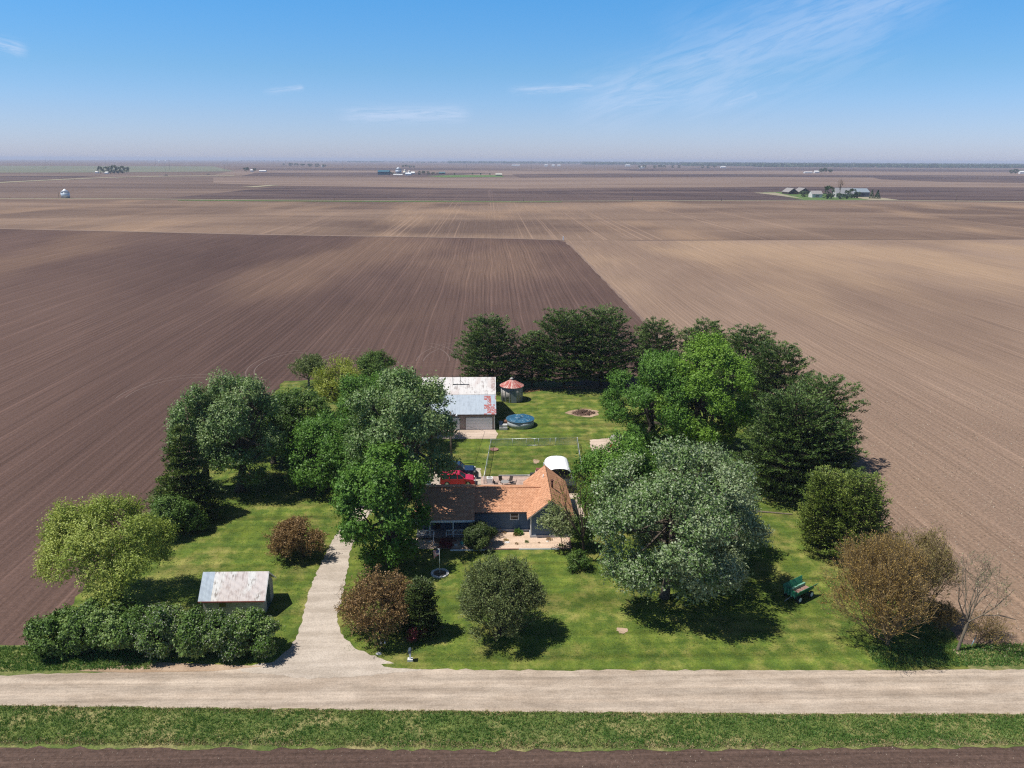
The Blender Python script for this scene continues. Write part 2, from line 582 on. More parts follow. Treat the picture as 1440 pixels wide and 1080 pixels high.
def px_place(bx, by, cx, top, bot, hw):
    """sizes in metres of something standing at photo pixel (bx,by)"""
    b = P(bx, by)
    dep = math.hypot(b.y, H * 0.6)
    dlt = math.atan2(H * 0.8, b.y)
    axial = b.y * math.cos(PITCH) + H * math.sin(PITCH) * 0.9
    R = hw / FPX * axial
    c = Qz(cx, 0.5 * (top + bot), b.y)
    hp = 0.5 * (bot - top) / FPX * axial
    Rz = math.sqrt(max(hp * hp - (R * math.sin(dlt)) ** 2, 0.0)) / math.cos(dlt)
    Rz = max(Rz, R * 0.55)
    zc = max(c.z, Rz * 0.92)
    return b, Vector((c.x, b.y, zc)), R, Rz


def make_lobes(c, R, Rz, n, lr=0.36, spread=0.66, low=-0.5):
    """a few big foliage masses, each broken into smaller lobes, with gaps between them"""
    L = []
    ga = math.pi * (3 - math.sqrt(5))
    nm = max(6, int(round(n / 2.3)))
    per = 6
    ph = RNG.uniform(0, 6.28)
    for i in range(nm):
        z = 1 - (i + 0.5) / nm * (1 - low)
        z = max(-1, min(1, z + RNG.uniform(-0.12, 0.12)))
        r = math.sqrt(max(0, 1 - z * z))
        a = ph + ga * i + RNG.uniform(-0.4, 0.4)
        rm = R * 1.42 / math.sqrt(nm) * RNG.uniform(0.8, 1.2)
        s = max(0.25, 1.0 - rm / R * RNG.uniform(0.75, 1.15))
        q = np.array([c.x + R * s * r * math.cos(a), c.y + R * s * r * math.sin(a), c.z + Rz * s * z])
        out = unit((q - np.array([c.x, c.y, c.z]))[None])[0]
        cl = RNG.uniform()
        L.append((q, rm * 0.70, cl))
        u = rnd_dirs(per * 4)
        u = u[(u @ out > -0.15) & (u[:, 2] > -0.7)][:per]
        for w_ in u:
            L.append((q + w_ * rm * 0.66 * RNG.uniform(.8, 1.15), rm * RNG.uniform(0.28, 0.46), float(np.clip(cl + RNG.normal() * .2, 0, 1))))
    L.append((np.array([c.x, c.y, c.z]), R * 0.42, RNG.uniform()))
    return L


def broadleaf(label, mat, place, group=None, name='maple_tree', nl=20, dens=1.0, leaf=0.26, twig=1.1, lr=0.33,
              cat='tree', barkm='bark', up=0.45, spread=0.73, low=-0.8, extra=None, stems=1, droop=0.0, trunk_r=None, clmode=None, more=()):
    reseed(label)
    b, c, R, Rz = place
    if R > 2.6:
        R, Rz = R * 1.07, Rz * 1.03
    t = thing(name, label, cat, (b.x, b.y, 0), group=group)
    lobes = make_lobes(c, R, Rz, nl, lr, spread, low)
    for (dx, dy, dz, rr_m) in more:
        q0 = np.array([c.x + dx * R, c.y + dy * R, c.z + dz * Rz])
        cl0 = RNG.uniform()
        lobes.append((q0, rr_m * R * .7, cl0))
        for w_ in rnd_dirs(6):
            lobes.append((q0 + w_ * rr_m * R * .6, rr_m * R * RNG.uniform(.32, .48), cl0))
    # ---- branches
    S0, S1, r0, r1 = [], [], [], []

    def seg(a, bb, ra, rb):
        S0.append(a); S1.append(bb); r0.append(ra); r1.append(rb)
    tr = trunk_r or 0.035 * (c.z + Rz) + 0.05
    fork = max(0.12, min(c.z - Rz * 0.75, c.z * 0.45))
    base = np.array([b.x, b.y, -0.05])
    cc = np.array([c.x, c.y, c.z])
    mb = MB()
    for s in range(stems):
        off = np.array([RNG.uniform(-1, 1), RNG.uniform(-1, 1), 0]) * (0.5 * tr if stems > 1 else 0)
        top = cc + np.array([RNG.uniform(-.25, .25) * R, RNG.uniform(-.25, .25) * R, Rz * 0.35])
        p0 = base + off
        f = np.array([b.x + (c.x - b.x) * 0.35, b.y, fork]) + off * 3
        pts = [p0, p0 * 0.6 + f * 0.4 + np.array([0, 0, 0]), f, f * 0.5 + top * 0.5 + RNG.normal(size=3) * 0.12 * R * 0.5, top]
        k = 1.0 if stems == 1 else 0.62
        mb.tube(pts, [tr * 1.25 * k, tr * k, tr * 0.85 * k, tr * 0.45 * k, 0.03], 8)
        for (q, lr_, _) in [o for o in lobes if o[1] > R * .16][s::stems]:
            tt = RNG.uniform(0.1, 0.7)
            st = f * (1 - tt) + top * tt
            mid = st * 0.45 + q * 0.55 + np.array([0, 0, -0.06 * R])
            mb.tube([st, mid, q], [tr * 0.38 * k, tr * 0.22 * k, 0.03], 5)
            for _ in range(9):
                e = q + rnd_dirs(1)[0] * lr_ * 0.8
                seg(mid * 0.4 + q * 0.6, e, tr * 0.11, 0.012)
    if S0:
        V, F = seg_mesh(S0, S1, r0, r1, 3)
        mb.add(V.tolist(), F.tolist())
    mb.build('trunk', M[barkm], t)
    # ---- leaves on twigs
    Cs, As, Ls, CLs, Ns = [], [], [], [], []
    for (q, r, cl) in lobes:
        area = 4 * math.pi * r * r
        nt = int(area * 4.6 * dens / (twig * leaf * 4.0)) + 6
        out = unit((q - cc)[None, :] + 1e-6)[0]
        u = rnd_dirs(nt * 2)
        u = u[(u @ out > -0.45) & (u[:, 2] > -0.75)][:nt]
        nt = len(u)
        rr = r * RNG.uniform(0.30, 1.0, nt) ** 0.45
        # bumpy outline of every lobe
        rr = rr * (1 + 0.22 * np.sin(u[:, 0] * 7 + cl * 40) * np.cos(u[:, 1] * 6 + cl * 17) + 0.12 * np.sin(u[:, 2] * 9 + cl * 9))
        p = q + u * rr[:, None] * np.array([1, 1, 0.85])
        d = unit(u * 0.75 + out * 0.35 + np.array([0, 0, up]) + RNG.normal(size=(nt, 3)) * 0.35)
        tl = twig * RNG.uniform(0.5, 1.15, nt)
        k = 7
        s = (np.arange(k) + 0.5) / k
        pos = p[:, None, :] + d[:, None, :] * (tl[:, None] * s)[:, :, None] + RNG.normal(size=(nt, k, 3)) * leaf * 0.42
        pos[:, :, 2] -= droop * (s ** 2)[None, :] * tl[:, None]
        ax = unit(d[:, None, :] * 0.9 + RNG.normal(size=(nt, k, 3)) * 0.55)
        Cs.append(pos.reshape(-1, 3))
        As.append(ax.reshape(-1, 3))
        nn = unit(np.repeat(u, k, axis=0) * 0.9 + out * 0.35 + np.array([0, 0, 0.35]) + RNG.normal(size=(nt * k, 3)) * 0.42)
        ax = ax.reshape(-1, 3)
        ax = unit(ax - nn * (0.75 * (ax * nn).sum(1))[:, None])
        As[-1] = ax
        Ns.append(nn)
        clv = np.clip(cl + RNG.normal(size=(nt, 1)) * 0.18, 0, 1) * np.ones((nt, k))
        if clmode is not None:
            clv = np.clip(clmode(pos, cc, R, Rz) + RNG.normal(size=(nt, 1)) * 0.15, 0, 1)
        CLs.append(clv.reshape(-1))
    C = np.concatenate(Cs); A = np.concatenate(As); Nn = np.concatenate(Ns); CL = np.concatenate(CLs)
    keep = C[:, 2] > 0.08
    C, A, Nn, CL = C[keep], A[keep], Nn[keep], CL[keep]
    n = len(C)
    # normal hint -> side vector
    B = unit(np.cross(A, Nn))
    flip = RNG.uniform(size=n) < 0.3
    B[flip] *= -1
    S = leaf * RNG.uniform(0.55, 1.5, n)
    W = S * RNG.uniform(0.4, 0.8, n)
    a = A * (S * 0.5)[:, None]; bb = B * (W * 0.5)[:, None]
    V = np.stack([C - a, C + bb, C + a, C - bb], axis=1).reshape(-1, 3)
    F = np.arange(4 * n).reshape(n, 4)
    lf = RNG.uniform(size=n)
    np_mesh('crown', V, F, M[mat], t, {'lf': lf, 'cl': CL})
    if extra:
        em, frac = extra
        m = int(n * frac)
        idx = RNG.choice(n, m, replace=False)
        C2 = C[idx] + unit(C[idx] - cc) * 0.10
        A2 = unit(rnd_dirs(m) + np.array([0, 0, 1.0]))
        V, F = leaf_quads(C2, A2, np.full(m, leaf * 0.8), np.full(m, leaf * 0.5))
        np_mesh('blossom', V, F, M[em], t, {'lf': RNG.uniform(size=m), 'cl': RNG.uniform(size=m)})
    return t


def conifer(label, mat, place, group=None, name='pine_tree', whorls=15, per=7, prof=None, tuft=0.42, dens=1.0,
            droop=-0.05, lift=0.18, cat='tree', tw=0.10, irregular=0.25, zlow=0.1):
    """trunk, whorls of limbs, every limb carrying flat pads of needle tufts"""
    reseed(label)
    b, c, R, Rz = place
    Ht = c.z + Rz
    t = thing(name, label, cat, (b.x, b.y, 0), group=group)
    lean = (c.x - b.x)
    MB().tube([(b.x, b.y, -0.05), (b.x + lean * .1, b.y, Ht * 0.3), (b.x + lean * .5, b.y, Ht * 0.7), (b.x + lean, b.y, Ht * 0.98)],
              [0.022 * Ht, 0.018 * Ht, 0.010 * Ht, 0.02], 7).build('trunk', M['bark_dark'], t)
    prof = prof or (lambda h: min(1.0, (1 - h) * 1.9 + 0.12) * (0.75 + 0.25 * min(1, h * 4)))
    S0, S1, r0, r1 = [], [], [], []
    Cs, As, CL = [], [], []
    for w in range(whorls):
        h = zlow + (1 - zlow) * (w + RNG.uniform(-0.3, 0.3)) / whorls
        h = min(0.985, max(zlow * .7, h))
        z0 = Ht * h
        a0 = RNG.uniform(0, 6.28)
        npw = max(4, int(per * 1.35 * (0.6 + 0.4 * prof(h))))
        for k in range(npw):
            a = a0 + 6.283 * k / npw + RNG.uniform(-0.3, 0.3)
            L = R * prof(h) * RNG.uniform(1 - irregular * 1.3, 1 + irregular * 0.5)
            d = np.array([math.cos(a), math.sin(a), 0])
            x0 = np.array([b.x + lean * h, b.y, z0])
            el = droop + lift * h * 2.5
            m = 4
            pts = [x0 + d * L * s + np.array([0, 0, L * (el * s + 0.22 * lift / 0.18 * s * s)]) for s in np.linspace(0, 1, m)]
            cl = RNG.uniform()
            for i in range(m - 1):
                S0.append(pts[i]); S1.append(pts[i + 1])
                ra = 0.055 * (1 - i / m) * L / 4 + .01
                r0.append(ra); r1.append(ra * 0.65)
            # side shoots -> pads
            ns = max(4, int(L * 5.2 * dens))
            s = RNG.uniform(0.22, 1.0, ns) ** 0.7
            ctr = x0 + d[None] * (L * s)[:, None]
            ctr[:, 2] += L * (el * s + 0.22 * lift / 0.18 * s * s)
            side = np.array([-d[1], d[0], 0])
            wpad = 0.34 * L * (1.15 - s * 0.55) + 0.3
            lat = RNG.uniform(-1, 1, ns) * wpad
            ctr = ctr + side[None] * lat[:, None] + np.array([0, 0, 1.0])[None] * RNG.uniform(-0.10, 0.16, ns)[:, None]
            for i in range(0, ns, 3):
                j = ctr[i] - d * abs(lat[i]) * 0.6 - side * lat[i]
                S0.append(j); S1.append(ctr[i]); r0.append(0.02); r1.append(0.008)
            nn = 8
            dir0 = unit(d[None] * 0.6 + side[None] * (lat / wpad)[:, None] * 0.5 + np.array([0, 0, 0.45])[None])
            dv = unit(dir0[:, None, :] + RNG.normal(size=(ns, nn, 3)) * np.array([0.6, 0.6, 0.4]))
            pos = ctr[:, None, :] + dv * tuft * 0.42 + RNG.normal(size=(ns, nn, 3)) * np.array([.16, .16, .05])
            Cs.append(pos.reshape(-1, 3)); As.append(dv.reshape(-1, 3)); CL.append(np.full(ns * nn, cl) + np.repeat(RNG.normal(size=ns) * .15, nn))
    V, F = seg_mesh(S0, S1, r0, r1, 3)
    np_mesh('limbs', V, F, M['bark_dark'], t)
    C = np.concatenate(Cs); A = np.concatenate(As); CL = np.clip(np.concatenate(CL), 0, 1)
    k = C[:, 2] > 0.1
    C, A, CL = C[k], A[k], CL[k]
    n = len(C)
    S = tuft * RNG.uniform(0.7, 1.25, n)
    V, F = leaf_quads(C, A, S, tw * 1.35 * RNG.uniform(.7, 1.3, n), unit(np.array([0, 0, 1.0]) + RNG.normal(size=(n, 3)) * 0.5))
    np_mesh('crown', V, F, M[mat], t, {'lf': RNG.uniform(size=n), 'cl': CL})
    return t


def twiggy(label, place, mat, barkm='bark_tan', group=None, name='budding_tree', leaf=0.12, levels=5, nmain=7, leafn=5, upk=0.5,
           trunk_h=0.12, cat='tree', trunk_r=0.22, lean=0.0, spmax=.95, branch=3, wander=0.22, leafprob=1.0, shrink=0.68, mintw=0.012, spreadang=0.55, stems=1):
    reseed(label)
    b, c, R, Rz = place
    Ht = c.z + Rz
    t = thing(name, label, cat, (b.x, b.y, 0), group=group)
    S = {'big': [[], [], [], []], 'tw': [[], [], [], []]}
    tips = []

    def add(p, q, ra, rb):
        k = 'big' if ra > 0.035 else 'tw'
        for L_, v in zip(S[k], (p, q, ra, rb)):
            L_.append(v)

    cx = np.array([c.x, c.y, c.z]); RR = np.array([R, R, Rz])

    ph0 = RNG.uniform(0, 6.28)

    def grow(p, d, L, r, lev):
        n = 3 if lev < levels - 1 else 2
        q = p
        for i in range(n):
            d = d + RNG.normal(size=3) * wander + np.array([0, 0, upk * 0.12])
            # steer back inside the crown's envelope
            e = (q + d * L / n - cx) / RR
            if lev > 0:
                az_ = math.atan2(e[1], e[0])
                egg = 1.0 + 0.30 * (e[2] > 0) * (abs(e[0]) + abs(e[1])) * e[2]
                lim = 1.0 + 0.16 * math.sin(3 * az_ + ph0) + 0.14 * math.sin(5 * az_ + 4 * e[2] + ph0 * 2) + random.gauss(0, .16)
                if (e @ e) * egg > lim:
                    return
            d = d / np.linalg.norm(d)
            q2 = q + d * L / n
            ra = r * (1 - 0.35 * i / n); rb = r * (1 - 0.35 * (i + 1) / n)
            add(q, q2, ra, rb)
            if lev >= levels - 2:
                tips.append((q, q2))
            if lev < levels and (i > 0 or lev == 0):
                for _ in range(branch if i == n - 1 else max(1, branch - 1)):
                    ax = RNG.normal(size=3)
                    nd = d + unit(ax[None])[0] * spreadang * (1.2 if lev < 2 else 1) + np.array([0, 0, upk * 0.18])
                    nd = nd / np.linalg.norm(nd)
                    if (q2 - cx) @ (q2 - cx) > 1.25 * (R * R + 0 * Rz) + Rz * Rz:
                        continue
                    grow(q2, nd, L * shrink * RNG.uniform(0.75, 1.15), max(mintw, rb * 0.55), lev + 1)
            q = q2

    for s in range(stems):
        p0 = np.array([b.x, b.y, -0.05]) + np.array([RNG.uniform(-.4, .4), RNG.uniform(-.3, .3), 0]) * (stems > 1)
        dd = np.array([lean + (c.x - b.x) / max(Ht, 1) + (RNG.uniform(-.3, .3) if stems > 1 else 0), RNG.uniform(-.05, .05), 1.0])
        dd /= np.linalg.norm(dd)
        q = p0 + dd * Ht * trunk_h
        add(p0, q, trunk_r * 1.2, trunk_r)
        for k in range(nmain):
            a = 6.283 * k / nmain + RNG.uniform(-.3, .3)
            sp = RNG.uniform(0.15, spmax) * R / Ht * 1.7
            d = dd + np.array([math.cos(a) * sp, math.sin(a) * sp, 0])
            d /= np.linalg.norm(d)
            grow(q, d, Ht * 0.40, trunk_r * 0.5, 0)
    for key, nm, ns in (('big', 'trunk', 6), ('tw', 'branches', 3)):
        if S[key][0]:
            V, F = seg_mesh(*S[key], ns)
            np_mesh(nm, V, F, M[barkm], t, smooth=(key == 'big'))
    tp = np.array([x[0] for x in tips]); tq = np.array([x[1] for x in tips])
    k = leafn
    m = len(tp)
    s = RNG.uniform(size=(m, k, 1))
    C = (tp[:, None] * (1 - s) + tq[:, None] * s + RNG.normal(size=(m, k, 3)) * leaf * 0.6).reshape(-1, 3)
    A = unit(np.repeat(unit(tq - tp), k, axis=0) + RNG.normal(size=(m * k, 3)) * 0.5)
    kk = (RNG.uniform(size=len(C)) < leafprob) & (C[:, 2] > 0.05)
    C, A = C[kk], A[kk]
    n = len(C)
    SS = leaf * RNG.uniform(.7, 1.3, n)
    V, F = leaf_quads(C, A, SS, SS * 0.55)
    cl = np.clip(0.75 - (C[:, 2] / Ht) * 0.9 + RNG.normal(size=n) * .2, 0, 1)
    np_mesh('crown', V, F, M[mat], t, {'lf': RNG.uniform(size=n), 'cl': cl})
    return t

# ================================================================== GROUND
def disc(name, r, z, mat):
    n = 96
    me = bpy.data.meshes.new(name)
    rings = [60, 400, 3000, r]
    vs = [(0, 0, z)]
    fs = []
    for k, rr in enumerate(rings):
        vs += [(rr * math.cos(6.2831853 * i / n), rr * math.sin(6.2831853 * i / n), z) for i in range(n)]
    fs += [(0, 1 + i, 1 + (i + 1) % n) for i in range(n)]
    for k in range(len(rings) - 1):
        a = 1 + k * n; b = a + n
        fs += [(a + i, b + i, b + (i + 1) % n, a + (i + 1) % n) for i in range(n)]
    me.from_pydata(vs, [], fs)
    me.update()
    return struct(link_mesh(name, me, mat, None))


disc('ground', 24000, 0.0, M['soil_base'])


def px_sheet(name, pts, z, mat):
    return sheet(name, [P(*p) for p in pts], z, mat)


# far fields, farthest first
px_sheet('far_field', [(-60, 233), (300, 234), (330, 241), (150, 242.5), (-60, 243)], 0.30, M['soil_greenish'])
px_sheet('far_field', [(330, 240), (720, 240.5), (1100, 240), (1500, 243), (1500, 248), (1080, 246), (700, 246.5), (300, 246)], 0.25, M['soil_pale'])
px_sheet('far_field', [(-60, 248.5), (145, 246.8), (60, 253), (-60, 258)], 0.33, M['soil_purple'])
px_sheet('far_field', [(360, 243), (560, 242.6), (700, 243.4), (600, 248.3), (340, 247.6)], 0.33, M['soil_purple'])
px_sheet('far_field', [(720, 245.3), (860, 244), (1500, 247.6), (1500, 250.5), (1080, 248.8), (730, 249.6)], 0.33, M['soil_purple'])
px_sheet('far_field', [(860, 237.5), (1080, 236), (1500, 240), (1500, 243), (1080, 240), (900, 241)], 0.33, M['soil_purple'])
px_sheet('far_field', [(330, 236.5), (640, 236), (740, 238.2), (560, 239.6), (360, 238.8)], 0.33, M['soil_purple'])
px_sheet('far_field', [(300, 250), (720, 250), (1100, 249), (1500, 252), (1500, 264), (1080, 262.5), (720, 265.5), (380, 261.2), (300, 258)], 0.20, M['soil_pale'])
px_sheet('far_field', [(1215, 247.5), (1500, 251), (1500, 258), (1330, 256), (1240, 252.5)], 0.28, M['soil_purple'])
px_sheet('far_field', [(240, 278.6), (330, 269), (400, 262), (720, 266), (1080, 263), (1235, 263), (1500, 265), (1500, 282.5), (1280, 281.5), (720, 282.8), (400, 280.4)], 0.20, M['soil_purple'])
px_sheet('middle_field', [(-80, 281), (100, 280.2), (360, 282), (720, 284.2), (1080, 282.8), (1520, 285.5), (1520, 336), (1100, 337), (800, 338), (720, 335.5), (360, 329.5), (0, 321.5), (-80, 320.5)], 0.06, M['soil_mid'])
lf_far = [P(-80, 320.8), P(0, 322), P(360, 330.5), P(720, 336.2), P(786, 338.2)]
sheet('ploughed_field', [(-260, 51, 0), (-700, 300, 0)] + lf_far + [(44.0, 450, 0), (45.0, 442, 0), (45.6, 230, 0), (45.6, 160, 0), (45.6, 120, 0), (-44, 61.6, 0), (-120, 61.6, 0)], 0.012, M['soil_dark'])
sheet('stubble_field', [(45.7, 160, 0), (45.7, 230, 0), (45.2, 436, 0), (44.5, 470, 0)] + [P(900, 338.6), P(1100, 338), P(1520, 337), (900, 300, 0), (300, 63.9, 0), (50, 63.9, 0), (44, 66, 0), (45, 120, 0)], 0.016, M['soil_tan'])

# cross road in the distance, tracks and the pale lines between fields
px_sheet('cross_road', [(-80, 279.6), (100, 278.9), (360, 280.9), (720, 283.0), (1080, 281.6), (1240, 281.4), (1520, 284.6), (1520, 285.2), (1240, 282.0), (1080, 282.2), (720, 283.5), (360, 281.5), (100, 279.6), (-80, 280.2)], 0.24, M['farroad'])
px_sheet('cross_road_verge', [(250, 281.4), (360, 282.1), (560, 283.3), (720, 283.8), (790, 283.8), (790, 284.4), (720, 284.6), (560, 284.1), (360, 283.1), (250, 282.2)], 0.28, M['farm_green'])
px_sheet('far_lane', [(-60, 259.2), (60, 253.2), (150, 249.4), (230, 247.6), (330, 246.9), (330, 247.6), (230, 248.3), (150, 250.2), (60, 254.2), (-60, 260.8)], 0.40, M['farroad'])
px_sheet('far_lane', [(340, 263.2), (380, 260.4), (395, 260.4), (360, 263.6)], 0.42, M['farroad'])
px_sheet('field_edge_track', [(-80, 320.0), (0, 321.2), (360, 329.2), (720, 335.2), (790, 337.4), (790, 338.4), (720, 336.2), (360, 330.3), (0, 322.2), (-80, 321)], 0.10, M['soil_pale'])
sheet('field_edge_strip', wavy([(44.9, 158, 0), (46.2, 158, 0), (46.0, 300, 0), (46.3, 438, 0), (44.8, 447, 0), (43.8, 440, 0), (45.1, 430, 0), (45.2, 300, 0)], 4, 0.25, 5), 0.030, M['soil_pale'])

# near field on this side of the road
sheet('near_field', wavy([(-110, 20, 0), (-110, 52.9, 0), (-39, 52.9, 0), (-15, 52.3, 0), (2, 51.6, 0), (20, 51.2, 0), (42, 51.0, 0), (110, 51.4, 0), (110, 20, 0)], 3, 0.12, 3), 0.010, M['soil_near'])

# lawn
lawn = [(-44.2, 60.0, 0), (-44.0, 70, 0), (-43.6, 90, 0), (-43.6, 120, 0), (-42.9, 140, 0), (-42.9, 159.5, 0), (-19, 161.5, 0), (0, 161.2, 0), (26, 153.8, 0), (50, 153, 0),
        (50.5, 115, 0), (47.8, 88, 0), (46.6, 74, 0), (45.8, 65, 0), (46.5, 59.0, 0)]
sheet('lawn', wavy(lawn, 1.2, 0.35, 1), 0.020, M['lawn'])
sheet('roadside_verge', wavy([(-110, 61.4, 0), (-110, 66.3, 0), (-60, 66.2, 0), (-44.0, 66.4, 0), (-38, 67.2, 0), (-30, 64, 0), (-30, 61.2, 0)], 0.9, 0.3, 2), 0.026, M['verge'])
sheet('roadside_verge', wavy([(44, 59.4, 0), (44.5, 64.3, 0), (60, 63.8, 0), (110, 64.5, 0), (110, 59.4, 0)], 0.9, 0.3, 4), 0.026, M['verge'])
sheet('roadside_verge', wavy([(-110, 52.6, 0), (-110, 58.2, 0), (-41, 58.0, 0), (-20, 57.0, 0), (2, 56.1, 0), (25, 55.2, 0), (44, 54.7, 0), (110, 54.5, 0),
                              (110, 51.0, 0), (42, 50.7, 0), (20, 50.9, 0), (2, 51.3, 0), (-15, 51.9, 0), (-39, 52.7, 0)], 0.8, 0.22, 6), 0.026, M['verge'])

# gravel road and drive
road = [(-110, 57.9, 0), (-41.9, 57.75, 0), (-20, 56.75, 0), (1.9, 55.85, 0), (25, 54.9, 0), (45, 54.4, 0), (110, 54.2, 0), (110, 60.6, 0), (48.8, 60.3, 0), (30, 60.7, 0), (2, 61.4, 0),
        (-8, 61.9, 0), (-22, 62.4, 0), (-30, 62.2, 0), (-44.2, 61.8, 0), (-110, 61.9, 0)]
sheet('road', wavy(road, 0.8, 0.14, 8), 0.036, M['road'])
drive = [P(*p) for p in [(503, 738), (494, 770), (490, 795), (482, 835), (474, 867), (479, 891), (500, 913), (560, 935), (600, 942), (560, 946), (500, 952), (440, 955), (390, 950), (340, 945), (330, 939), (385, 931), (407, 913), (420, 891), (425, 869), (433, 835), (452, 792), (470, 755), (478, 735)]]
drive = [Vector((-11.5, 108.2, 0)), Vector((-13.0, 103.0, 0)), Vector((-15.2, 97.5, 0)), Vector((-15.9, 93, 0))] + drive[1:-1] + [Vector((-18.3, 92.5, 0)), Vector((-17.8, 99, 0)), Vector((-16.2, 106, 0)), Vector((-13.5, 110.5, 0)), Vector((-1.2, 110.2, 0)), Vector((-0.9, 104, 0)), Vector((-9, 103.6, 0))]
sheet('driveway', wavy(drive, 0.45, 0.13, 9), 0.044, M['drive'])
sheet('lawn_island', wavy([P(*p) for p in [(536, 934.5), (560, 933), (600, 936), (626, 939.5), (600, 941.8), (560, 940.5), (540, 938)]], 0.4, 0.08, 10), 0.052, M['lawn'])
ribbon0 = None
px_sheet('road_dirt_shoulder', [(150, 938), (230, 932), (330, 936), (375, 937), (300, 944.5), (180, 946.5), (110, 944)], 0.048, M['dirt'])

# yard surfaces
sheet('barn_slab', wavy([(-11, 123.3, 0), (1.3, 123.2, 0), (1.7, 125.5, 0), (0.9, 128.3, 0), (-11, 128.3, 0)], 0.8, 0.12, 13), 0.050, M['sand'])
sheet('patio', [(-1.1, 97, 0), (11.2, 96.8, 0), (11.6, 106.2, 0), (7.3, 106.4, 0), (6.4, 106.8, 0), (-1.1, 107.0, 0)], 0.056, simple('paver_pink', (0.40, 0.29, 0.24), 0.9, 0.2, var=0.25, scale=1.6))
sheet('side_path', wavy([(10.6, 88.5, 0), (12.6, 88.5, 0), (12.6, 104, 0), (10.6, 104, 0)], 0.7, 0.1, 14), 0.050, M['sand'])
sheet('sandbox', wavy([P(829, 619), P(870, 615), P(876, 640), P(850, 655), P(836, 650)], 0.7, 0.12, 15), 0.050, M['sand'])
sheet('burn_patch', blob(P(821, 581), 3.0, 2.3, 40, .16), 0.050, M['dirt'])
sheet('needle_litter', smooth_closed(wavy([P(738, 553), P(760, 549), P(800, 547.5), P(862, 548), P(862, 543), P(740, 545)], 1.5, 0.5, 17)), 0.046, simple('needle_litter', (0.20, 0.11, 0.05), 0.95, 0.1, var=0.35, scale=2))
sheet('bare_patch', blob(P(875, 887), .55, .5, 20, .25), 0.046, M['dirt'])
sheet('bare_patch', blob(P(1350, 918), .6, .5, 20, .3), 0.046, M['dirt'])
sheet('bare_patch', blob(P(754, 649), .5, .9, 20, .3), 0.046, M['dirt'])
sheet('flower_bed', [(-12.0, 84.9, 0), (9.85, 84.5, 0), (9.95, 87.7, 0), (5.2, 87.7, 0), (5.2, 89.4, 0), (-1.8, 89.4, 0), (-1.8, 87.6, 0), (-12, 87.6, 0)], 0.050, M['bed'])
px_sheet('farm_lawn', [(1072, 270.6), (1110, 270), (1160, 273), (1235, 279), (1262, 281.2), (1130, 281.6)], 0.30, M['farm_green'])
px_sheet('farm_yard', [(1195, 277.5), (1222, 276), (1240, 278.5), (1264, 281.4), (1225, 281.6)], 0.36, M['farroad'])
px_sheet('far_green_field', [(600, 247.6), (640, 246.2), (704, 246.4), (709, 249.0), (625, 249.6)], 0.36, M['farm_green'])
px_sheet('farm_lawn', [(1060, 271.2), (1090, 271), (1130, 279.8), (1100, 276)], 0.33, M['farroad'])

# grass tufts on the verges (real blades, standing up)
def tufts(name, regions, n, h, mat, w=0.05, lean=0.35):
    pts = []
    for (poly, k) in regions:
        (x0, y0), (x1, y1) = poly
        pass
    return None


def scatter_blades(name, mat, fn, n, h, w, label, clump=5, cat='grass'):
    base = fn(n)
    base = np.repeat(base, clump, axis=0) + RNG.normal(size=(len(base) * clump, 2)) * 0.07
    m = len(base)
    hh = h * RNG.uniform(0.5, 1.25, m)
    d = unit(np.concatenate([RNG.normal(size=(m, 2)) * 0.55, np.ones((m, 1))], axis=1))
    C = np.concatenate([base, np.full((m, 1), 0.03)], axis=1) + d * (hh * 0.45)[:, None]
    V, F = leaf_quads(C, d, hh, np.full(m, w) * RNG.uniform(.6, 1.4, m))
    patch = 0.5 + 0.5 * np.sin(base[:, 0] * 0.55 + 2 * np.sin(base[:, 1] * 1.1)) * np.cos(base[:, 0] * 0.19 + base[:, 1])
    o = np_mesh(name, V, F, M[mat], None, {'lf': RNG.uniform(size=m), 'cl': np.clip(patch + RNG.normal(size=m) * .2, 0, 1)})
    tag(o, label, cat, kind='stuff')
    return o


def lerp_y(x, tab):
    return np.interp(x, [t[0] for t in tab], [t[1] for t in tab])


V_TOP = [(-110, 58.0), (-41, 57.7), (-20, 56.7), (2, 55.8), (25, 54.9), (44, 54.4), (110, 54.2)]
V_BOT = [(-110, 52.8), (-39, 53.0), (-15, 52.2), (2, 51.5), (20, 51.1), (42, 50.9), (110, 51.2)]


def f_main(n):
    x = RNG.uniform(-52, 56, n)
    v = RNG.uniform(0.04, 0.97, n)
    return np.stack([x, lerp_y(x, V_BOT) * (1 - v) + lerp_y(x, V_TOP) * v], axis=1)


def f_edge(n):
    x = RNG.uniform(-52, 56, n)
    v = np.where(RNG.uniform(size=n) < 0.60, np.abs(RNG.normal(size=n)) * 0.10, 1 - np.abs(RNG.normal(size=n)) * 0.07)
    return np.stack([x, lerp_y(x, V_BOT) * (1 - v) + lerp_y(x, V_TOP) * v], axis=1)


scatter_blades('verge_grass', 'grass_blades', f_main, 14500, 0.22, 0.05, 'rough green grass on the strip between road and near field', 6)
scatter_blades('verge_straw', 'grass_dry', f_edge, 5200, 0.20, 0.05, 'dry straw coloured grass along the edges of the roadside strip', 5, 'dry grass')


def f_left(n):
    return np.stack([RNG.uniform(-55, -31, n), RNG.uniform(62.4, 66.2, n)], axis=1)


def f_right(n):
    return np.stack([RNG.uniform(36, 62, n), RNG.uniform(60.9, 64.2, n)], axis=1)


scatter_blades('ditch_grass', 'grass_blades', f_left, 3800, 0.24, 0.07, 'green grass beside the road below the lilac hedge', 5)
scatter_blades('ditch_grass', 'grass_blades', f_right, 3400, 0.24, 0.07, 'dark green grass under the bare tree by the road', 5)


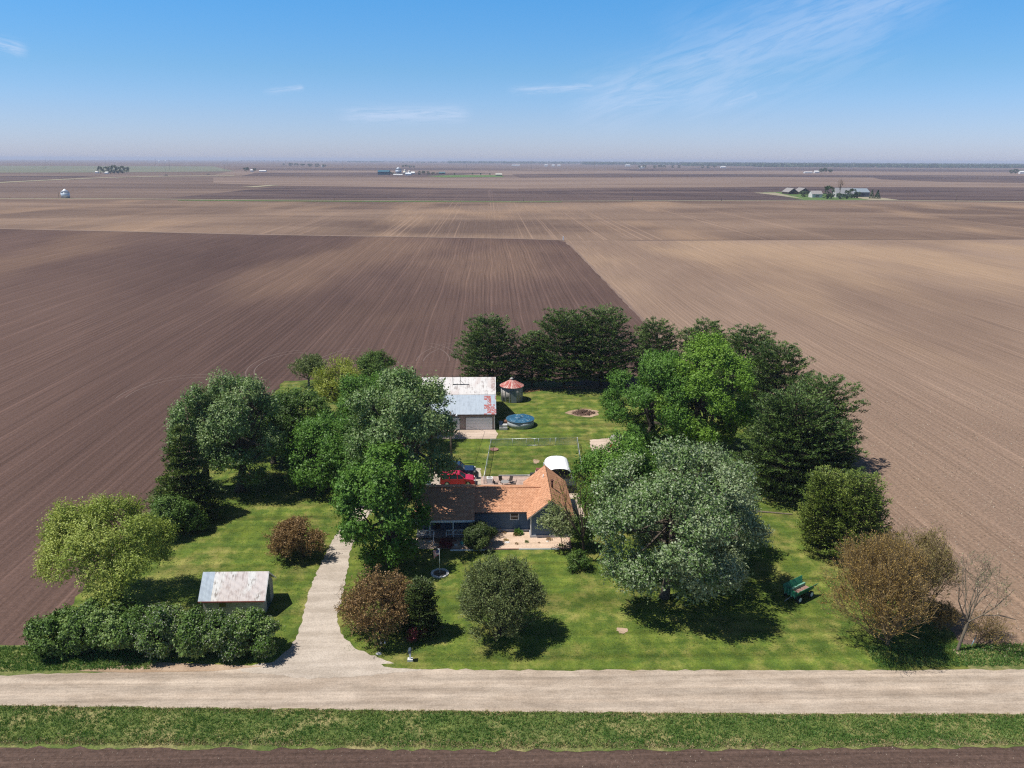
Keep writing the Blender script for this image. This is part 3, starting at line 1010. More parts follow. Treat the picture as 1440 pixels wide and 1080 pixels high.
def f_lawn(n):
    x = RNG.uniform(-42, 45, n); y = 63 + 56 * RNG.uniform(0, 1, n) ** 1.3
    k = ~(((x > -19.5) & (x < -13.8) & (y < 112)) | ((y > 83.8) & (y < 110.5) & (x > -13) & (x < 13)) | ((y < 64.6) & (x > -24) & (x < -6)))
    return np.stack([x[k], y[k]], axis=1)


scatter_blades('lawn_grass', 'grass_blades', f_lawn, 30000, 0.07, 0.06, 'short mown grass of the farmhouse lawn', 3)


def f_clod(n):
    a = np.stack([RNG.uniform(47, 120, n), 62 + 90 * RNG.uniform(0, 1, n) ** 1.4], axis=1)
    return a


def f_stub2(n):
    x = RNG.uniform(-48, 48, n)
    return np.stack([x, lerp_y(x, V_BOT) - RNG.uniform(0.1, 3.0, n)], axis=1)


scatter_blades('corn_stubble', 'straw', f_clod, 9000, 0.22, 0.07, 'pale corn stalk litter lying on the tan field', 2, 'stubble')
scatter_blades('field_straw', 'straw', f_stub2, 1000, 0.16, 0.03, 'bits of straw scattered on the dark near field', 1, 'straw')

# tyre tracks curving on the headland
def ribbon(name, pts, w, z, mat):
    pts = [Vector(p) for p in pts]
    L_, R_ = [], []
    for i, p in enumerate(pts):
        d = (pts[min(i + 1, len(pts) - 1)] - pts[max(i - 1, 0)]).normalized()
        nrm = Vector((-d.y, d.x, 0)) * w / 2
        L_.append(p + nrm); R_.append(p - nrm)
    vs = [(q.x, q.y, z) for q in L_ + R_]
    n = len(pts)
    me = bpy.data.meshes.new(name)
    me.from_pydata(vs, [], [(i, n + i, n + i + 1, i + 1) for i in range(n - 1)])
    me.update()
    return struct(link_mesh(name, me, mat, None))


def arc(cx, cy, r, a0, a1, n=14, ex=1.0):
    return [(cx + r * math.cos(math.radians(a0 + (a1 - a0) * i / n)), cy + r * ex * math.sin(math.radians(a0 + (a1 - a0) * i / n)), 0) for i in range(n + 1)]


tk = simple('wheel_track', (0.150, 0.108, 0.094), 0.95, 0.1)
for (cx, cy, r, a0, a1, ex) in [(-44, 172, 8, 95, 250, 1.6), (-30, 174, 8, 100, 190, 1.6), (-6, 176, 9, 100, 180, 1.8), (-18, 176, 9, 0, 75, 1.8), (-62, 150, 9, 60, 190, 1.4)]:
    for dr in (0, 1.7):
        ribbon('wheel_track', arc(cx, cy, r + dr, a0, a1, 18, ex), 0.24, 0.020 if cx > -50 else 0.021, tk)

# ================================================================== HOUSE
def siding(name, col, lap=0.19, k=0.10):
    g = NT(name)
    z = g.xyz()[2]
    fr = g.math('FRACT', g.math('DIVIDE', z, lap))
    sh = g.ramp(fr, [(0.0, 0.62), (0.12, 1.0), (1.0, 1.05)])
    nz = g.noise(1.5, 4)
    c = g.mix(1.0, g.ramp(nz, [(0.3, tuple(x * (1 - k) for x in col)), (0.7, tuple(x * (1 + k) for x in col))]), sh, 'MULTIPLY')
    return g.pbr(c, 0.6, 0.3, normal=g.bump(fr, 0.5, 0.02))


def shingle(name, a, b, c_):
    g = NT(name)
    br = g.n('ShaderNodeTexBrick')
    nd = g.n('ShaderNodeSeparateXYZ'); g.l(g.pos(), nd.inputs[0])
    cb = g.n('ShaderNodeCombineXYZ')
    g.l(nd.outputs[0], cb.inputs[0])
    g.l(g.math('ADD', nd.outputs[1], nd.outputs[2]), cb.inputs[1])
    g.l(cb.outputs[0], br.inputs['Vector'])
    br.inputs['Scale'].default_value = 1.0
    br.inputs['Brick Width'].default_value = 0.34
    br.inputs['Row Height'].default_value = 0.30
    br.inputs['Mortar Size'].default_value = 0.03
    br.inputs['Color1'].default_value = (*a, 1)
    br.inputs['Color2'].default_value = (*b, 1)
    br.inputs['Mortar'].default_value = (*[x * 0.45 for x in a], 1)
    nz = g.noise(2.2, 4, 0.7)
    col = g.mix(g.step(nz, 0.45, 0.75), br.outputs[0], c_)
    f = g.noise(14, 2, 0.7)
    col = g.mix(1.0, col, g.ramp(f, [(0.3, 0.86), (0.7, 1.12)]), 'MULTIPLY')
    return g.pbr(col, 0.9, 0.2, normal=g.bump(f, 0.3, 0.01))


m_side = siding('slate_blue_siding', (0.080, 0.140, 0.225))
m_white = simple('white_trim', (0.78, 0.79, 0.80), 0.5, 0.4, var=0.04)
m_roof = shingle('orange_shingle', (0.58, 0.295, 0.17), (0.50, 0.245, 0.14), (0.66, 0.37, 0.23))
m_found = simple('foundation', (0.42, 0.43, 0.45), 0.9, 0.2)
m_glass = NT('dark_window_glass').pbr((0.015, 0.018, 0.022), 0.08, 0.6)
m_black = simple('black_metal', (0.018, 0.018, 0.02), 0.5, 0.4)
m_deck = simple('deck_board', (0.20, 0.12, 0.08), 0.8, 0.2, var=0.25)
m_dkroom = simple('porch_wall', (0.09, 0.085, 0.09), 0.8, 0.2)

HO = (1.5, 92.5, 0)
h = thing('farmhouse', 'slate blue one storey farmhouse with orange shingle roof and front gable', 'house', HO)
# walls (L-shaped body)
w = MB()
w.box(-8.6, 5.2, 89.2, 96.6, 0.35, 2.95)
w.box(5.2, 10.1, 87.5, 98.0, 0.35, 2.95)
w.prism([(5.2, 2.95), (10.1, 2.95), (7.65, 5.02)], 'y', 87.5, 98.0)
w.prism([(89.2, 2.95), (96.6, 2.95), (92.75, 4.25)], 'x', -8.6, 5.2)
wall = w.build('wall', m_side, h)
f = MB()
f.box(-8.7, 5.15, 89.1, 96.7, 0.0, 0.36)
f.box(5.1, 10.2, 87.4, 98.1, 0.0, 0.36)
f.build('foundation', m_found, h)
for (x0, x1, y0, y1) in [(5.12, 5.26, 87.42, 87.56), (10.03, 10.17, 87.42, 87.56), (10.03, 10.17, 97.94, 98.08)]:
    MB().box(x0, x1, y0, y1, 0.36, 3.0).build('corner_trim', m_white, h)
# middle roof (ridge along X)
rf = MB()
rf.slab([(-1.9, 88.75, 2.90), (6.2, 88.75, 2.90), (7.0, 92.75, 4.42), (-1.9, 92.75, 4.42)], 0.14)
rf.slab([(7.0, 92.753, 4.42), (6.2, 97.1, 2.95), (-1.9, 97.1, 2.95), (-1.9, 92.753, 4.42)][::-1][::-1], 0.14)
rf.build('roof', m_roof, h)
# lower porch roof, a hand higher than the middle roof
rp = MB()
rp.slab([(-9.2, 86.75, 2.82), (-1.75, 86.75, 2.82), (-1.75, 92.7, 4.56), (-9.2, 92.7, 4.56)], 0.14)
rp.slab([(-9.2, 92.703, 4.56), (-1.75, 92.703, 4.56), (-1.75, 97.2, 3.02), (-9.2, 97.2, 3.02)], 0.14)
rp.build('porch_roof', m_roof, h)
# gable roof (ridge along Y)
rg = MB()
rg.slab([(4.72, 87.05, 2.78), (7.65, 87.05, 5.22), (7.65, 98.45, 5.22), (4.72, 98.45, 2.78)], 0.15)
rg.slab([(7.653, 87.05, 5.22), (10.58, 87.05, 2.78), (10.58, 98.45, 2.78), (7.653, 98.45, 5.22)], 0.15)
rg.build('gable_roof', m_roof, h)
rc = MB()
rc.tube([(-1.7, 92.75, 4.45), (6.9, 92.75, 4.45)], 0.07, 6)
rc.tube([(-9.2, 92.7, 4.59), (-1.75, 92.7, 4.59)], 0.07, 6)
rc.tube([(7.65, 87.05, 5.25), (7.65, 98.45, 5.25)], 0.07, 6)
rc.build('ridge_cap', m_roof, h)
fa = MB()
fa.box(-9.2, -1.7, 86.63, 86.745, 2.58, 2.80)
fa.build('porch_fascia', m_white, h)
ga = MB()
ga.box(-1.75, 4.7, 88.64, 88.74, 2.72, 2.90)
ga.build('gutter', simple('gutter_brown', (0.05, 0.045, 0.05), 0.6), h)
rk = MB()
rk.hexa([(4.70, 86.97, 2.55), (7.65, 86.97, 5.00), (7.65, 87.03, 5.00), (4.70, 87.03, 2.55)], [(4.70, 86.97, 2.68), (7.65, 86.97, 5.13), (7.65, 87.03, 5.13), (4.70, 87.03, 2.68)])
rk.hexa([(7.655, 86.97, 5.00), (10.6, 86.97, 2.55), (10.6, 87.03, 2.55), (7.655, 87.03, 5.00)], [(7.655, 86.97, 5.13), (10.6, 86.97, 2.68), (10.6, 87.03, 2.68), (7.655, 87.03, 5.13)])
rk.build('rake_board', simple('rake_grey_brown', (0.30, 0.26, 0.24), 0.7), h)  # both gable rake boards in one even grey-brown


def window(x0, x1, z0, z1, y, parent, axis='y', bars=1):
    fr = MB()
    t = 0.09
    a = (y - 0.06, y + 0.02)
    fr.box(x0 - t, x1 + t, *a, z0 - t, z0)
    fr.box(x0 - t, x1 + t, *a, z1, z1 + t)
    fr.box(x0 - t, x0, *a, z0, z1)
    fr.box(x1, x1 + t, *a, z0, z1)
    for k in range(bars):
        zz = z0 + (z1 - z0) * (k + 1) / (bars + 1)
        fr.box(x0, x1, y - 0.05, y + 0.01, zz - 0.03, zz + 0.03)
    o = fr.build('window', m_white, parent)
    MB().box(x0, x1, y - 0.02, y + 0.015, z0, z1).build('pane', m_glass, o)


window(2.75, 3.70, 1.72, 2.55, 89.2, h)
window(7.25, 8.15, 1.35, 2.45, 87.5, h)
window(-5.6, -4.4, 1.5, 2.5, 89.2, h, bars=0)
window(-4.1, -2.9, 1.5, 2.5, 89.2, h, bars=0)
d = MB().box(-6.95, -6.05, 89.12, 89.24, 0.38, 2.35).build('door', simple('dark_door', (0.04, 0.03, 0.03), 0.5), h)
MB().box(-6.2, -6.14, 89.06, 89.12, 1.2, 1.32).build('handle', m_white, d)
# porch
pd = MB().box(-8.9, -1.85, 87.15, 89.18, 0.30, 0.42)
pd.build('porch_floor', simple('porch_board', (0.28, 0.27, 0.27), 0.8), h)
for x in (-8.7, -7.2, -4.35, -1.95):
    MB().box(x - 0.08, x + 0.08, 87.2, 87.36, 0.42, 2.62).build('porch_post', m_white, h)
for (xa, xb) in ((-8.6, -6.75), (-5.15, -2.05)):
    r = MB()
    r.box(xa, xb, 87.20, 87.28, 1.22, 1.32)
    r.box(xa, xb, 87.21, 87.27, 0.62, 0.70)
    k = int((xb - xa) / 0.16)
    for i in range(1, k):
        r.box(xa + 0.16 * i, xa + 0.16 * i + 0.04, 87.22, 87.26, 0.70, 1.22)
    r.build('railing', m_white, h)
st = MB()
for i in range(3):
    st.box(-6.6, -5.3, 86.9 - 0.28 * i - 0.01, 87.18 - 0.28 * i - 0.012, 0.0, 0.30 - 0.1 * i)
st.build('steps', m_deck, h)
for x in (-6.72, -5.18):
    r = MB().box(x - 0.05, x + 0.05, 86.25, 86.35, 0.05, 1.15).box(x - 0.05, x + 0.05, 87.05, 87.14, 0.42, 1.35)
    r.tube([(x, 86.3, 1.12), (x, 87.1, 1.32)], 0.045, 6)
    r.build('stair_rail', m_white, h)
ch = MB().cyl((8.1, 91.8, 0), 0.14, 4.5, 5.75, 12)
ch.cyl((8.1, 91.8, 0), 0.22, 5.75, 5.85, 12).cyl((8.1, 91.8, 0), 0.05, 5.85, 5.95, 8)
ch.build('flue_pipe', simple('flue', (0.10, 0.04, 0.03), 0.6), h)
MB().cyl((7.2, 95.0, 0), 0.06, 4.5, 5.3, 8).build('vent_pipe', m_white, h)

# landscape edging round the gravel bed
e = MB().box(-4.2, 9.95, 84.36, 84.50, 0.0, 0.16).box(9.86, 10.0, 84.503, 87.3, 0.0, 0.16)
tag(e.build('bed_edging', simple('timber_edging', (0.35, 0.22, 0.18), 0.9), None), 'weathered timber edging along the front of the gravel bed', 'edging')
e = MB().box(3.6, 8.4, 84.30, 84.35, 0.0, 0.20)
tag(e.build('edging_board', m_white, None), 'white board lying against the gravel bed edging', 'board')
e = MB().box(-4.6, -0.5, 84.26, 84.34, 0.0, 0.18)
tag(e.build('edging_board', m_white, None), 'white board in front of the shady left end of the bed', 'board')

# ================================================================== GARDEN BED PLANTS
def mound(label, x, y, r, hgt, mat, leaf=0.10, n=500, group=None, name='garden_plant', cat='plant', blossom=None):
    t = thing(name, label, cat, (x, y, 0), group=group)
    nst = 10
    a = RNG.uniform(0, 6.28, nst)
    S0 = np.tile([[x, y, 0.0]], (nst, 1))
    S1 = S0 + np.stack([np.cos(a) * r * .6, np.sin(a) * r * .6, np.full(nst, hgt * .7)], axis=1)
    V, F = seg_mesh(S0, S1, np.full(nst, 0.015 + r * .02), np.full(nst, 0.006), 3)
    np_mesh('stem', V, F, M['bark_dark'], t)
    u = rnd_dirs(n); u[:, 2] = np.abs(u[:, 2])
    rr = RNG.uniform(0.45, 1.0, n) ** 0.5
    C = np.array([x, y, 0.03]) + u * rr[:, None] * np.array([r, r, hgt]) * (1 + 0.18 * np.sin(u[:, :1] * 9))
    A = unit(u + RNG.normal(size=(n, 3)) * .5 + np.array([0, 0, .5]))
    S = leaf * RNG.uniform(.7, 1.3, n)
    V, F = leaf_quads(C, A, S, S * .5)
    np_mesh('foliage', V, F, M[mat], t, {'lf': RNG.uniform(size=n), 'cl': np.clip(RNG.uniform(size=n) * .6 + .2 * (u[:, 0] > 0), 0, 1)})
    return t


g0 = P(728, 746); mound('bright green rounded plant against the blue wall in the gravel bed', g0.x, 88.4, 0.62, 0.75, 'lf_green', 0.14, 900)
g0 = P(725, 753); mound('small brown plant below the green one at the wall', g0.x, g0.y, 0.40, 0.35, 'lf_bronze', 0.10, 300)
g0 = P(740.5, 763); mound('small green ball plant in the middle of the gravel bed', g0.x, g0.y, 0.27, 0.30, 'lf_green', 0.07, 400)
g0 = P(789, 768); mound('small lime green plant near the right corner of the gravel bed', g0.x, g0.y, 0.34, 0.32, 'lf_lime', 0.08, 400)
g0 = P(772, 759.5); mound('low rust brown plant by the gable wall', g0.x, g0.y, 0.42, 0.26, 'lf_bronze', 0.10, 300)
g0 = P(726.5, 765.5); mound('spindly reddish plant near the middle of the edging', g0.x, g0.y, 0.30, 0.22, 'lf_bronze', 0.12, 70)
g0 = P(758, 764); mound('tiny dry plant in the gravel right of the green ball', g0.x, g0.y, 0.20, 0.15, 'lf_bronze', 0.10, 50)
g0 = P(711, 760.5); mound('low yellowish brown plant left in the gravel bed', g0.x, g0.y, 0.34, 0.25, 'lf_willow', 0.10, 220)
g0 = P(709, 750); mound('dry twiggy plant along the middle wall', g0.x, g0.y, 0.36, 0.2, 'lf_bronze', 0.12, 90)
g0 = P(795, 770); mound('tiny brown plant in the right corner by the edging', g0.x, g0.y, 0.22, 0.15, 'lf_bronze', 0.10, 70)
# windmill-like ornament on a post
g0 = P(702, 757)
t = thing('garden_ornament', 'dark spinner ornament on a post in the gravel bed', 'ornament', (g0.x, g0.y, 0))
MB().tube([(g0.x, g0.y, 0), (g0.x, g0.y, 1.0)], 0.04, 6).build('post', m_black, t)
bl = MB()
for k in range(6):
    a = k * 1.047
    ca, sa = math.cos(a), math.sin(a)
    bl.hexa([(g0.x + ca * .05, g0.y - .03, 1.05 + sa * .05), (g0.x + ca * .38 - sa * .1, g0.y - .05, 1.05 + sa * .38 + ca * .1), (g0.x + ca * .38 + sa * .1, g0.y - .01, 1.05 + sa * .38 - ca * .1), (g0.x + ca * .06, g0.y - .02, 1.05 + sa * .06)],
            [(g0.x + ca * .05, g0.y - .01, 1.05 + sa * .05), (g0.x + ca * .38 - sa * .1, g0.y - .03, 1.05 + sa * .38 + ca * .1), (g0.x + ca * .38 + sa * .1, g0.y + .01, 1.05 + sa * .38 - ca * .1), (g0.x + ca * .06, g0.y, 1.05 + sa * .06)])
bl.build('blades', m_black, t)


def rock(label, x, y, sx, sy, sz, mat, rz=0.0, name='garden_rock', group=None, cat='rock'):
    bm_n = 10
    u = []
    mb = MB()
    vs = []
    rings = 5
    for i in range(rings + 1):
        th = math.pi / 2 * i / rings
        for k in range(bm_n):
            a = 2 * math.pi * k / bm_n + rz
            j = 1 + random.uniform(-.14, .14)
            vs.append((x + sx * math.cos(th) * math.cos(a) * j, y + sy * math.cos(th) * math.sin(a) * j, 0.02 + sz * math.sin(th) * (1 + random.uniform(-.08, .08))))
    fs = [(i * bm_n + k, i * bm_n + (k + 1) % bm_n, (i + 1) * bm_n + (k + 1) % bm_n, (i + 1) * bm_n + k) for i in range(rings) for k in range(bm_n)]
    mb.add(vs, fs)
    return tag(mb.build(name, mat, None), label, cat, group)


m_rockw = simple('pale_stone', (0.60, 0.58, 0.55), 0.9, 0.2)
m_rockr = simple('red_stone', (0.30, 0.10, 0.08), 0.9, 0.2, var=0.3)
m_rockg = simple('grey_stone', (0.30, 0.28, 0.27), 0.9, 0.2, var=0.3)
g0 = P(713, 763.3); rock('white flat stone in the left part of the gravel bed', g0.x, g0.y, 0.40, 0.22, 0.15, m_rockw)
g0 = P(770, 762); rock('white stone below the rust brown plant', g0.x, g0.y, 0.18, 0.14, 0.12, m_rockw)
for i, (px, py, m_, lb) in enumerate([(618, 770, m_rockr, 'reddish'), (627, 767, m_rockr, 'reddish'), (635, 764, m_rockw, 'pale'), (641, 767, m_rockw, 'pale'), (646, 763, m_rockg, 'grey'),
                                      (632, 771, m_rockr, 'reddish'), (639, 761, m_rockr, 'reddish'), (652, 768, m_rockw, 'pale'), (622, 763, m_rockr, 'reddish'), (612, 766, m_rockg, 'grey'), (605, 762, m_rockw, 'pale')]):
    g0 = P(px, py)
    rock(lb + ' edging stone in the shady bed in front of the porch', g0.x, g0.y, 0.26, 0.2, 0.16, m_, i, group=lb + ' stones in front of the porch')
g0 = P(650, 766)
t = tag(MB().cyl((g0.x, g0.y, 0), 0.16, 0, 0.34, 12, 0.22).build('plant_pot', simple('turquoise_glaze', (0.02, 0.35, 0.36), 0.3, 0.5), None), 'small turquoise plant pot in front of the dark yew', 'pot')

# ================================================================== FLAGPOLE
fx, fy = P(618.5, 807).x, P(618.5, 807).y
t = thing('flagpole', 'short white flagpole standing in a white stone ring on the lawn', 'flagpole', (fx, fy, 0))
MB().tube([(fx, fy, 0), (fx, fy, 3.05)], [0.045, 0.032], 8).build('pole', simple('pole_white', (0.6, 0.62, 0.62), 0.4), t)
MB().box(fx - 0.16, fx + 0.06, fy - 0.05, fy + 0.05, 3.05, 3.13).build('pole_top', m_white, t)
g = NT('flag_cloth')
z = g.xyz()
fr = g.math('FRACT', g.math('MULTIPLY', z[2], 6.5))
stp = g.math('GREATER_THAN', fr, 0.5)
colr = g.mix(stp, (0.62, 0.03, 0.06), (0.80, 0.78, 0.78))
can = g.math('MULTIPLY', g.math('GREATER_THAN', z[2], 2.62), g.math('GREATER_THAN', z[0], -0.34))
star = g.step(g.noise(26, 1), 0.62, 0.66)
colr = g.mix(can, colr, g.mix(star, (0.03, 0.05, 0.20), (0.8, 0.8, 0.8)))
m_flag = g.pbr(colr, 0.8, 0.2)
nx, nz = 10, 6
vs, fs = [], []
for side in (0, 1):
    for i in range(nx + 1):
        for j in range(nz + 1):
            u_, v_ = i / nx, j / nz
            vs.append((fx - 0.04 - 0.72 * u_ * (0.9 - .1 * v_), fy + 0.10 * math.sin(u_ * 9 + v_) * u_ + (0.008 if side else 0), 2.98 - 0.62 * v_ - 0.50 * u_ * u_ * (0.3 + v_ * .7) + 0.25 * u_ * (1 - v_) * .3))
m_ = (nx + 1) * (nz + 1)
for i in range(nx):
    for j in range(nz):
        a = i * (nz + 1) + j
        fs.append((a, a + 1, a + nz + 2, a + nz + 1))
        fs.append((m_ + a, m_ + a + nz + 1, m_ + a + nz + 2, m_ + a + 1))
tag(MB().add(vs, fs, True).build('flag', m_flag, None), 'red and white striped flag with blue corner drooping from the pole', 'flag')
ORG['flag'] = Vector((0, 0, 0))
bpy.data.objects['flag'].data.transform(Matrix.Translation((-fx, -fy, 0)))
bpy.data.objects['flag'].location = (fx, fy, 0)
# stone ring
t = thing('stone_ring', 'white painted stone ring around the flagpole', 'planter', (fx, fy - 0.02, 0))
nseg = 22
rr_ = MB()
for i in range(nseg):
    a0 = 2 * math.pi * i / nseg; a1 = 2 * math.pi * (i + 0.88) / nseg
    ps = []
    for (r_, a_) in ((0.74, a0), (1.02, a0), (1.02, a1), (0.74, a1)):
        ps.append((fx + r_ * math.cos(a_), fy + r_ * math.sin(a_)))
    hh = 0.16 + 0.02 * math.sin(i * 2.3)
    rr_.hexa([(p[0], p[1], 0.0) for p in ps], [(p[0], p[1], hh) for p in ps])
rr_.build('rim', m_rockw, t)
MB().cyl((fx, fy, 0), 0.75, 0.0, 0.07, 20).build('soil', simple('planter_soil', (0.14, 0.10, 0.06), 0.95), t)

# ================================================================== SHED BY THE HEDGE
def weathered(name, base, dark, axis_scale=(5, 0.6, 0.6), amt=(0.44, 0.62), tint=None, corr=9.0, ncorr=0.5, rust=None):
    g = NT(name)
    n1 = g.noise(axis_scale, 5, 0.75)
    n2 = g.noise(1.4, 4, 0.6, loc=(3, 1, 0))
    k = g.math('ADD', g.math('MULTIPLY', n1, 0.6), g.math('MULTIPLY', n2, 0.4))
    c = g.mix(g.step(k, *amt), base, dark)
    if tint:
        c = g.mix(g.math('MULTIPLY', g.step(g.noise((0.5, 0.2, 0.2), 2, loc=(5, 5, 5)), 0.48, 0.6), 0.6), c, tint)
    x = g.xyz()[0]
    fr = g.math('FRACT', g.math('MULTIPLY', x, 1.45))
    seam = g.step(fr, 0.03, 0.0)
    c = g.mix(g.math('MULTIPLY', seam, 0.45), c, tuple(q * .4 for q in dark))
    if rust:
        (x0, col) = rust
        y = g.xyz()[1]
        bx = g.math('FLOOR', g.math('MULTIPLY', x, 1.45))
        by = g.math('FLOOR', g.math('MULTIPLY', y, 1.0))
        cc = g.n('ShaderNodeCombineXYZ'); g.l(bx, cc.inputs[0]); g.l(by, cc.inputs[1])
        wn = g.n('ShaderNodeTexWhiteNoise', noise_dimensions='2D'); g.l(cc.outputs[0], wn.inputs[0])
        mk = g.math('MULTIPLY', g.math('GREATER_THAN', wn.outputs[0], 0.68), g.math('GREATER_THAN', x, x0))
        c = g.mix(g.math('MULTIPLY', mk, g.step(g.noise(3, 3), 0.35, 0.55)), c, col)
    w_ = g.math('SINE', g.math('MULTIPLY', x, 6.283 * corr))
    return g.pbr(c, 0.55, 0.4, 0.15, normal=g.bump(w_, ncorr, 0.02))


m_tin = weathered('weathered_tin', (0.68, 0.67, 0.65), (0.24, 0.21, 0.19), (7, 1.4, 1.4), (0.48, 0.60), tint=(0.56, 0.47, 0.45))
m_galv = weathered('galvanised_tin', (0.42, 0.49, 0.56), (0.34, 0.40, 0.47), (3, 0.5, 0.5), (0.45, 0.6))
m_board = NT('weathered_board')
_g = m_board
_z = _g.xyz()[2]
_fr = _g.math('FRACT', _g.math('DIVIDE', _z, 0.22))
_c = _g.mix(1.0, _g.ramp(_g.noise((2, 2, 9), 4, 0.7), [(0.35, (0.30, 0.30, 0.30)), (0.65, (0.55, 0.55, 0.54))]), _g.ramp(_fr, [(0, 0.5), (0.14, 1.0), (1, 1.0)]), 'MULTIPLY')
m_board = _g.pbr(_c, 0.9, 0.15)

sh = thing('garden_shed', 'old white board shed with patchy tin roof behind the lilac hedge', 'shed', (-26.0, 72.7, 0))
w = MB().box(-29.1, -23.0, 70.95, 74.6, 0, 2.15)
w.prism([(70.95, 2.15), (74.6, 2.15), (72.7, 3.95)], 'x', -29.1, -23.0)
w.build('wall', m_board, sh)
r = MB().slab([(-28.15, 70.55, 1.98), (-22.72, 70.55, 1.98), (-22.72, 72.7, 4.10), (-28.15, 72.7, 4.10)], 0.05)
r.slab([(-29.4, 72.703, 4.09), (-22.72, 72.703, 4.09), (-22.72, 75.0, 2.10), (-29.4, 75.0, 2.10)], 0.05)
r.build('roof', m_tin, sh)
MB().slab([(-29.42, 70.55, 1.99), (-28.153, 70.55, 1.99), (-28.153, 72.7, 4.11), (-29.42, 72.7, 4.11)], 0.05).build('roof_panel', m_galv, sh)
MB().box(-29.4, -22.74, 70.50, 70.546, 1.84, 1.96).build('eave_board', simple('red_oxide', (0.28, 0.09, 0.07), 0.8), sh)
rk = MB()
rk.hexa([(-22.71, 70.55, 1.80), (-22.67, 70.55, 1.80), (-22.67, 72.7, 3.92), (-22.71, 72.7, 3.92)], [(-22.71, 70.55, 1.95), (-22.67, 70.55, 1.95), (-22.67, 72.7, 4.07), (-22.71, 72.7, 4.07)])
rk.hexa([(-22.71, 72.703, 3.92), (-22.67, 72.703, 3.92), (-22.67, 75.0, 1.92), (-22.71, 75.0, 1.92)], [(-22.71, 72.703, 4.07), (-22.67, 72.703, 4.07), (-22.67, 75.0, 2.07), (-22.71, 75.0, 2.07)])
rk.build('rake_board', m_white, sh)
MB().box(-23.01, -22.96, 72.1, 73.3, 0.02, 2.3).build('door', simple('shed_door', (0.04, 0.09, 0.10), 0.8), sh)
wf = MB().box(-27.5, -26.75, 70.90, 70.96, 0.95, 1.05).box(-27.5, -26.75, 70.90, 70.96, 1.70, 1.78).box(-27.55, -27.47, 70.90, 70.96, 0.95, 1.78).box(-26.78, -26.7, 70.90, 70.96, 0.95, 1.78).build('window', m_board, sh)
MB().box(-27.47, -26.78, 70.93, 70.962, 1.05, 1.70).build('pane', m_glass, wf)

# ================================================================== BARN
bn = thing('barn', 'white garage barn with a patched grey tin roof behind the house', 'barn', (-5.0, 135.7, 0))
m_barnw = simple('barn_wall', (0.40, 0.33, 0.31), 0.85, 0.2, var=0.18, scale=0.8)
w = MB().box(-11.6, 1.1, 127.9, 143.5, 0, 2.95)
w.prism([(127.9, 2.95), (143.5, 2.95), (135.7, 7.05)], 'x', -11.6, 1.1)
w.build('wall', m_barnw, bn)
YM, ZM = 131.9, 5.15
m_tin_b = weathered('weathered_barn_tin', (0.62, 0.60, 0.59), (0.24, 0.20, 0.19), (6, 0.7, 0.7), (0.50, 0.64), tint=(0.52, 0.44, 0.42), rust=(5.0, (0.36, 0.27, 0.25)))
m_tin_l = weathered('blue_grey_barn_tin', (0.40, 0.46, 0.53), (0.32, 0.37, 0.43), (4, 0.4, 0.4), (0.45, 0.62), rust=(4.3, (0.36, 0.10, 0.09)))
r = MB().slab([(-11.9, YM, ZM), (1.38, YM, ZM), (1.38, 135.7, 7.30), (-11.9, 135.7, 7.30)], 0.06)
r.slab([(-11.9, 135.703, 7.30), (1.38, 135.703, 7.30), (1.38, 143.9, 2.90), (-11.9, 143.9, 2.90)], 0.06)
r.build('roof', m_tin_b, bn)
MB().slab([(-11.9, 127.5, 2.92), (1.38, 127.5, 2.92), (1.38, YM + 0.1, ZM - 0.01), (-11.9, YM + 0.1, ZM - 0.01)], 0.06).build('roof_panel', m_tin_l, bn)
MB().box(-11.9, 1.38, 127.42, 127.495, 2.72, 2.88).build('eave_board', simple('brown_trim', (0.10, 0.07, 0.06), 0.8), bn)
for (a, b_) in ((-3.85, 0.70), (-8.95, -4.95)):
    dd = MB()
    for k in range(4):
        dd.box(a, b_, 127.80, 127.88, 0.04 + 0.55 * k, 0.04 + 0.55 * k + 0.535)
    dd.build('garage_door', simple('garage_door_white', (0.84, 0.86, 0.90), 0.5, 0.3, var=0.05), bn)
MB().box(1.0, 1.16, 127.82, 127.98, 0.0, 2.7).build('corner_trim', m_white, bn)
# pipe frame on the ridge side
t = thing('antenna_frame', 'thin black metal frame standing on the barn roof', 'frame', (-3.5, 134.9, 0))
fr_ = MB()
for x in (-6.25, -4.95):
    fr_.tube([(x, 134.0, 6.35), (x, 134.0, 8.1)], 0.05, 5)
fr_.tube([(-6.25, 134.0, 7.9), (-4.95, 134.0, 7.9)], 0.03, 5)
fr_.build('mast', m_black, t)
MB().tube([(-6.3, 134.0, 6.45), (-3.4, 134.0, 6.45)], 0.05, 5).tube([(-4.95, 134.0, 7.2), (-4.2, 134.0, 6.45)], 0.03, 5).build('brace', m_black, t)

